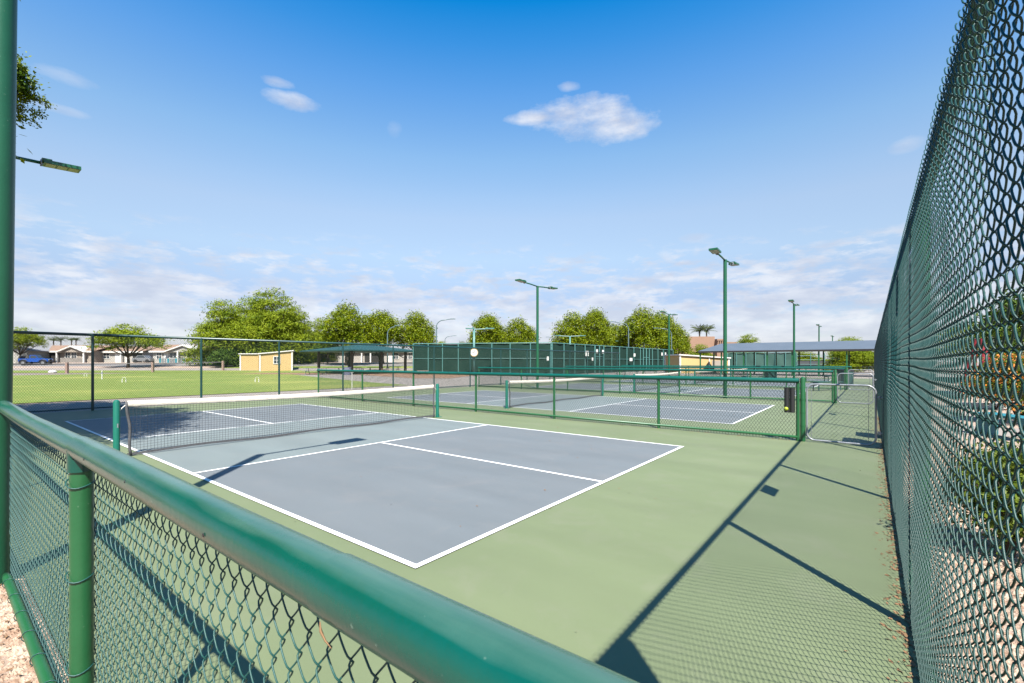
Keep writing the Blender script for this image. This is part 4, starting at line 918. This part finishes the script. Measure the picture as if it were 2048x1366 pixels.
# big tree at left whose crown shades the far corner of the near court
big = [((-6.2,8.6,6.6),(3.6,3.6,2.8)), ((-4.2,10.8,6.4),(2.9,2.9,2.2)), ((-3.9,7.4,6.2),(2.2,2.2,1.9)), ((-5.0,13.2,7.0),(3.2,3.2,2.4)), ((-2.9,12.6,6.9),(1.3,1.7,1.2)), ((-1.05,14.3,8.50),(.52,.52,.46)), ((-2.2,13.9,8.0),(1.2,1.2,1.0)), ((-2.5,10.6,8.2),(.95,.95,.9)), ((-2.6,9.1,8.0),(1.2,1.2,.9)), ((-2.9,7.6,7.6),(1.1,1.1,.9)), ((-3.6,15.6,6.5),(2.3,2.2,1.7)), ((-8.5,11,7.5),(3.5,3.5,3))]
bl = [((a[0]+6, a[1]-10.5, a[2]), b) for a, b in big]
tips = [b for b in bl if abs(b[0][0]-4.95) < .01]; bl = [b for b in bl if b not in tips]
sh = tree('shade_tree', 'leafy tree whose branch tips show beside the big left pole', (-6.0, 10.5, 0), bl, 130000, .072, 2.6, .22, 'round', 'leaf_round', 41, None, .40, 30)
v, q = leaves(5200, tips, .050, 'round', np.random.default_rng(2), .30, 26)
for k, (tx, ty, tz) in enumerate(((5.75,3.75,8.2),(5.55,3.85,7.9),(5.5,3.9,7.68))):
    v2, q2 = leaves(260, [((tx-.15,ty,tz),(.34,.16,.05))], .040, 'round', np.random.default_rng(k+5), .14, 10); q = np.concatenate([q, q2+len(v)]); v = np.concatenate([v, v2])
fast_mesh('branch_tips', v, q, M['leaf_round'], sh, smooth=False)
tw = MB()
for (tx, ty, tz) in ((5.75,3.75,-1.7),(5.55,3.85,-2.0),(5.45,3.9,-2.2)): tw.tube([(3.8,3.4,7.6),(4.9,3.7,9.6+tz*.6),(tx,ty,9.9+tz)], [.03,.015,.004], 5)
tw.build('branch', M['bark'], sh, smooth=True)

# ------------------------------------------------------------------ outside the tall fence (right edge)
def shrub(label, loc, r, h, n, size, lm='leaf_shrub', flowers=0, seed=1, group=None):
    rng = np.random.default_rng(seed); t = thing('shrub', label, 'shrub', loc, 0, group)
    lobes = [((0,0,h*.55),(r*.7,r*.7,h*.4))]+[((r*.5*math.cos(a), r*.5*math.sin(a), h*rng.uniform(.35,.65)), (r*.42,r*.42,h*.3)) for a in np.arange(6)*1.05]
    mb = MB()
    for k in range(12):
        a = rng.uniform(0, 6.28); mb.tube([(0,0,0),(r*.3*math.cos(a),r*.3*math.sin(a),h*.4),(r*.7*math.cos(a),r*.7*math.sin(a),h*rng.uniform(.5,.95))], [.018,.012,.004], 5)
    mb.build('stems', M['bark'], t); v, q = leaves(n, lobes, size, 'round', rng, r*.28, 20); fast_mesh('foliage', v, q, M[lm], t, smooth=False)
    if flowers: v, q = leaves(flowers, [(c_, (a_[0]*1.08, a_[1]*1.08, a_[2]*1.12)) for c_, a_ in lobes], size*1.1, 'round', rng, r*.12, 7); fast_mesh('flowers', v, q, M['flower'], t, smooth=False)
    return t
shrub('yellow green leafy shrub closest behind the tall fence', (3.0, -3.46, 0), .44, .90, 9000, .020, seed=2, group='shrubs outside the tall fence')
shrub('leafy shrub behind the nearest one outside the tall fence', (4.7, -3.95, 0), .50, .62, 8000, .024, seed=3, group='shrubs outside the tall fence')
shrub('bright orange flowering shrub outside the tall fence at right', (14.2, -5.45, 0), .80, 1.75, 8000, .035, seed=4, flowers=2600)
shrub('second orange flowering shrub, lower and left of the other', (18.6, -5.7, 0), .85, 1.45, 6000, .035, seed=6, flowers=2400)
tree('dark_tree', 'dark green tree cut by the right picture edge beyond the tall fence', (27.0, -8.3, 0), [((0,0,2.6),(2.2,2.2,1.6)),((0,0,3.6),(1.5,1.5,1.0))], 9000, .09, 1.2, .14, 'round', 'leaf_green', 17, None, .5, 24)
tree('small_tree', 'small light green tree far outside the tall fence', (52, -10.0, 0), [((0,0,3),(3.2,3.2,1.6)),((3,0,2.4),(2,2,1.2))], 5000, .16, 1.2, .14, 'feather', 'leaf_feather', 18, None, .6, 24)
rect('side_path', 11.2, 13.0, -14, -4.0, .02, M['concrete']); rect('side_path', 15.5, 17.3, -14, -4.2, .02, M['concrete'])
t = thing('red_frame', 'dark red A shaped frame outside the tall fence', 'frame', (25.6, -6.25, 0), .7)
for s in (-1, 1):
    MB().tube([(s*.55,-.3,0),(s*.12,0,2.5)], .07, 8).build('leg', M['red'], t); MB().tube([(s*.55,.3,0),(s*.12,0,2.5)], .07, 8).build('leg', M['red'], t)
MB().tube([(-.35,0,1.3),(.35,0,1.3)], .06, 8).build('cross_bar', M['red'], t)
t = thing('wall', 'low salmon wall beyond the shrubs outside the tall fence', 'wall', (62, -12, 0), FAC)
MB().box(0, 22, 0, .3, 0, 2.3).build('wall_face', M['pueblo'], t); MB().box(-.1, 22.1, -.06, .36, 2.301, 2.45).build('coping', M['white'], t)
t = thing('bench', 'turquoise bench among the orange flowers', 'bench', (11.0, -4.75, 0), .5); MB().box(-.6,.6,-.2,.2,.42,.47).build('seat', M['turq'], t)
for x in (-.5,.5): MB().box(x-.03,x+.03,-.18,.18,0,.419).build('leg', M['turq'], t)
t = thing('kerb_stone', 'white kerb stone outside the tall fence', 'kerb', (19.6, -6.2, 0), -1.2); MB().box(-1.4,1.4,-.12,.12,0,.16).build('stone', M['white'], t)

# panels whose shadows lie on the green court at right
t = thing('sign_panel', 'small square sign hung high on the tall fence', 'sign', (2.80, TY-.02, 2.13), 0); MB().box(-.17,.17,-.006,.006,-.155,.155).build('plate', M['silver'], t)
for x in (-.14,.14): MB().tube([(x,0,.13),(x,.03,.13)], .004, 5).build('clip', M['galv'], t)
dup(t, (12.87, TY-.02, 2.02), 0, 'second small square sign farther along the tall fence')
def caster(label, x0, x1, z0, z1):  # hidden boxes, added only to cast the shadows by the gate
    t = thing('shadow_box', label, 'shadow caster', ((x0+x1)/2, -3.0, 0), 0, 'added shadow casters outside the tall fence'); w_ = (x1-x0)/2
    MB().box(-w_, w_, -.11, .11, z0, z1).build('body', M['grey'], t); MB().box(-w_+.04, w_-.04, .111, .125, z0+.04, z1-.04).build('door', M['silver'], t)
    for x in (-w_*.6, w_*.6): MB().cyl((x, -.13, 0), (x, -.13, z1), .02, n=8).build('post', M['galv'], t)
caster('larger grey box added as shadow cabinet outside the tall fence near the gate', 7.62, 8.38, .66, 1.36)
caster('smaller grey box added as shadow cabinet just past the larger one outside the tall fence', 9.0, 9.6, .66, 1.02)
t = thing('shadow_board', 'board on posts added out of view outside the tall fence for its shadow', 'sign', (-1.69, -3.02, 0), 0)  # guessed board out of view, added to cast the large near shadow
MB().box(-.45,.45,-.015,.015,2.16,2.70).build('board', M['silver'], t)
for x in (-.38,-.1): MB().box(x-.03,x+.03,-.075,-.016,0,2.62).build('post', M['post'], t)

# ------------------------------------------------------------------ loose stones and leaves
def pebbles(name, n, x0, x1, y0, y1, z, smin, smax, m, seed, flat=.6, label='', cat='', fn=None):
    rng = np.random.default_rng(seed); P = np.stack([rng.uniform(x0,x1,n), rng.uniform(y0,y1,n), np.full(n, z)], -1)
    if fn is not None: P = P[fn(P, rng)]; n = len(P)
    o_ = np.array([(1,0,0),(0,1,0),(-1,0,0),(0,-1,0),(0,0,1),(.5,.5,-.7)]); F8 = np.array([(0,1,4),(1,2,4),(2,3,4),(3,0,4)])
    s = rng.uniform(smin, smax, n)**1.0; V = o_[None]*(1+rng.normal(size=(n,6,3))*.22)*s[:, None, None]*np.array([1,.75,flat])
    a = rng.uniform(0, 6.28, n); c_, s_ = np.cos(a)[:, None], np.sin(a)[:, None]; X = V[..., 0]*c_-V[..., 1]*s_; Y = V[..., 0]*s_+V[..., 1]*c_
    V = np.stack([X, Y, V[..., 2]], -1)+P[:, None, :]; F = F8[None]+(np.arange(n)*6)[:, None, None]
    o = fast_mesh(name, V.reshape(-1,3), F.reshape(-1,3), m, smooth=False); return tag(o, label, cat, kind='stuff')
pebbles('gravel_stones', 26000, -3.1, -1.77, -.6, 2.6, .013, .006, .019, M['stone'], 1, .7, 'loose tan gravel stones beside the near low fence', 'gravel')
pebbles('gravel_stones', 60000, -1.9, 9.5, -5.2, -2.87, .013, .008, .024, M['stone'], 2, .6, 'loose tan gravel stones outside the tall fence', 'gravel')
def litter(name, n, fn, label, seed, s0=.008, s1=.024):
    rng = np.random.default_rng(seed); P = fn(rng, n); n = len(P); a = rng.uniform(0, 6.28, n); s = rng.uniform(s0, s1, n)
    e = np.stack([np.cos(a), np.sin(a), np.zeros(n)], -1)*s[:, None]; f_ = np.stack([-np.sin(a), np.cos(a), np.zeros(n)], -1)*s[:, None]*.4
    h = rng.uniform(.0, .008, (n, 1))*np.array([0,0,1]); V = np.stack([P-e, P-f_+h, P+e+h, P+f_], 1).reshape(-1, 3)
    o = fast_mesh(name, V, np.arange(len(V)).reshape(-1, 4), M['leaf_litter'], smooth=False); return tag(o, label, 'leaves', kind='stuff')
litter('fallen_leaves', 2300, lambda r, n: np.stack([r.uniform(-1.7, 14, n), -2.80+np.abs(r.normal(0, .035, n))*(1+r.random(n)), np.full(n, .0225)], -1), 'dry brown leaves drifted along the foot of the tall fence', 3)
litter('fallen_leaves', 340, lambda r, n: np.stack([r.uniform(-1.7, 16, n), r.uniform(-2.7, 16, n), np.full(n, .0305)], -1), 'few dry leaves scattered over the courts', 4, .006, .017)
litter('fallen_leaves', 700, lambda r, n: np.stack([8.03+r.normal(0, .05, n), r.uniform(-1.4, 15, n), np.full(n, .0225)], -1), 'leaf crumbs caught under the nearest divider fence', 5)
litter('fallen_leaves', 500, lambda r, n: np.stack([r.uniform(-3, -1.8, n), r.uniform(-.6, 2.6, n), np.full(n, .026)], -1), 'rust coloured leaves lying on the gravel by the left pole', 6, .01, .025)
# dry leaf caught on the near rail cover
o = MB().tube([(NFX-.078,-2.075,NFZ+.012),(NFX-.079,-2.078,NFZ+.002),(NFX-.077,-2.085,NFZ-.008),(NFX-.078,-2.10,NFZ-.011)], [.0006,.0016,.0012,.0004], 5).build('dry_twig', M['leaf_litter'], None, smooth=True)
tag(o, 'curled dry leaf caught under the near rail cover', 'leaf')
scn.render.resolution_x = 1024; scn.render.resolution_y = 683
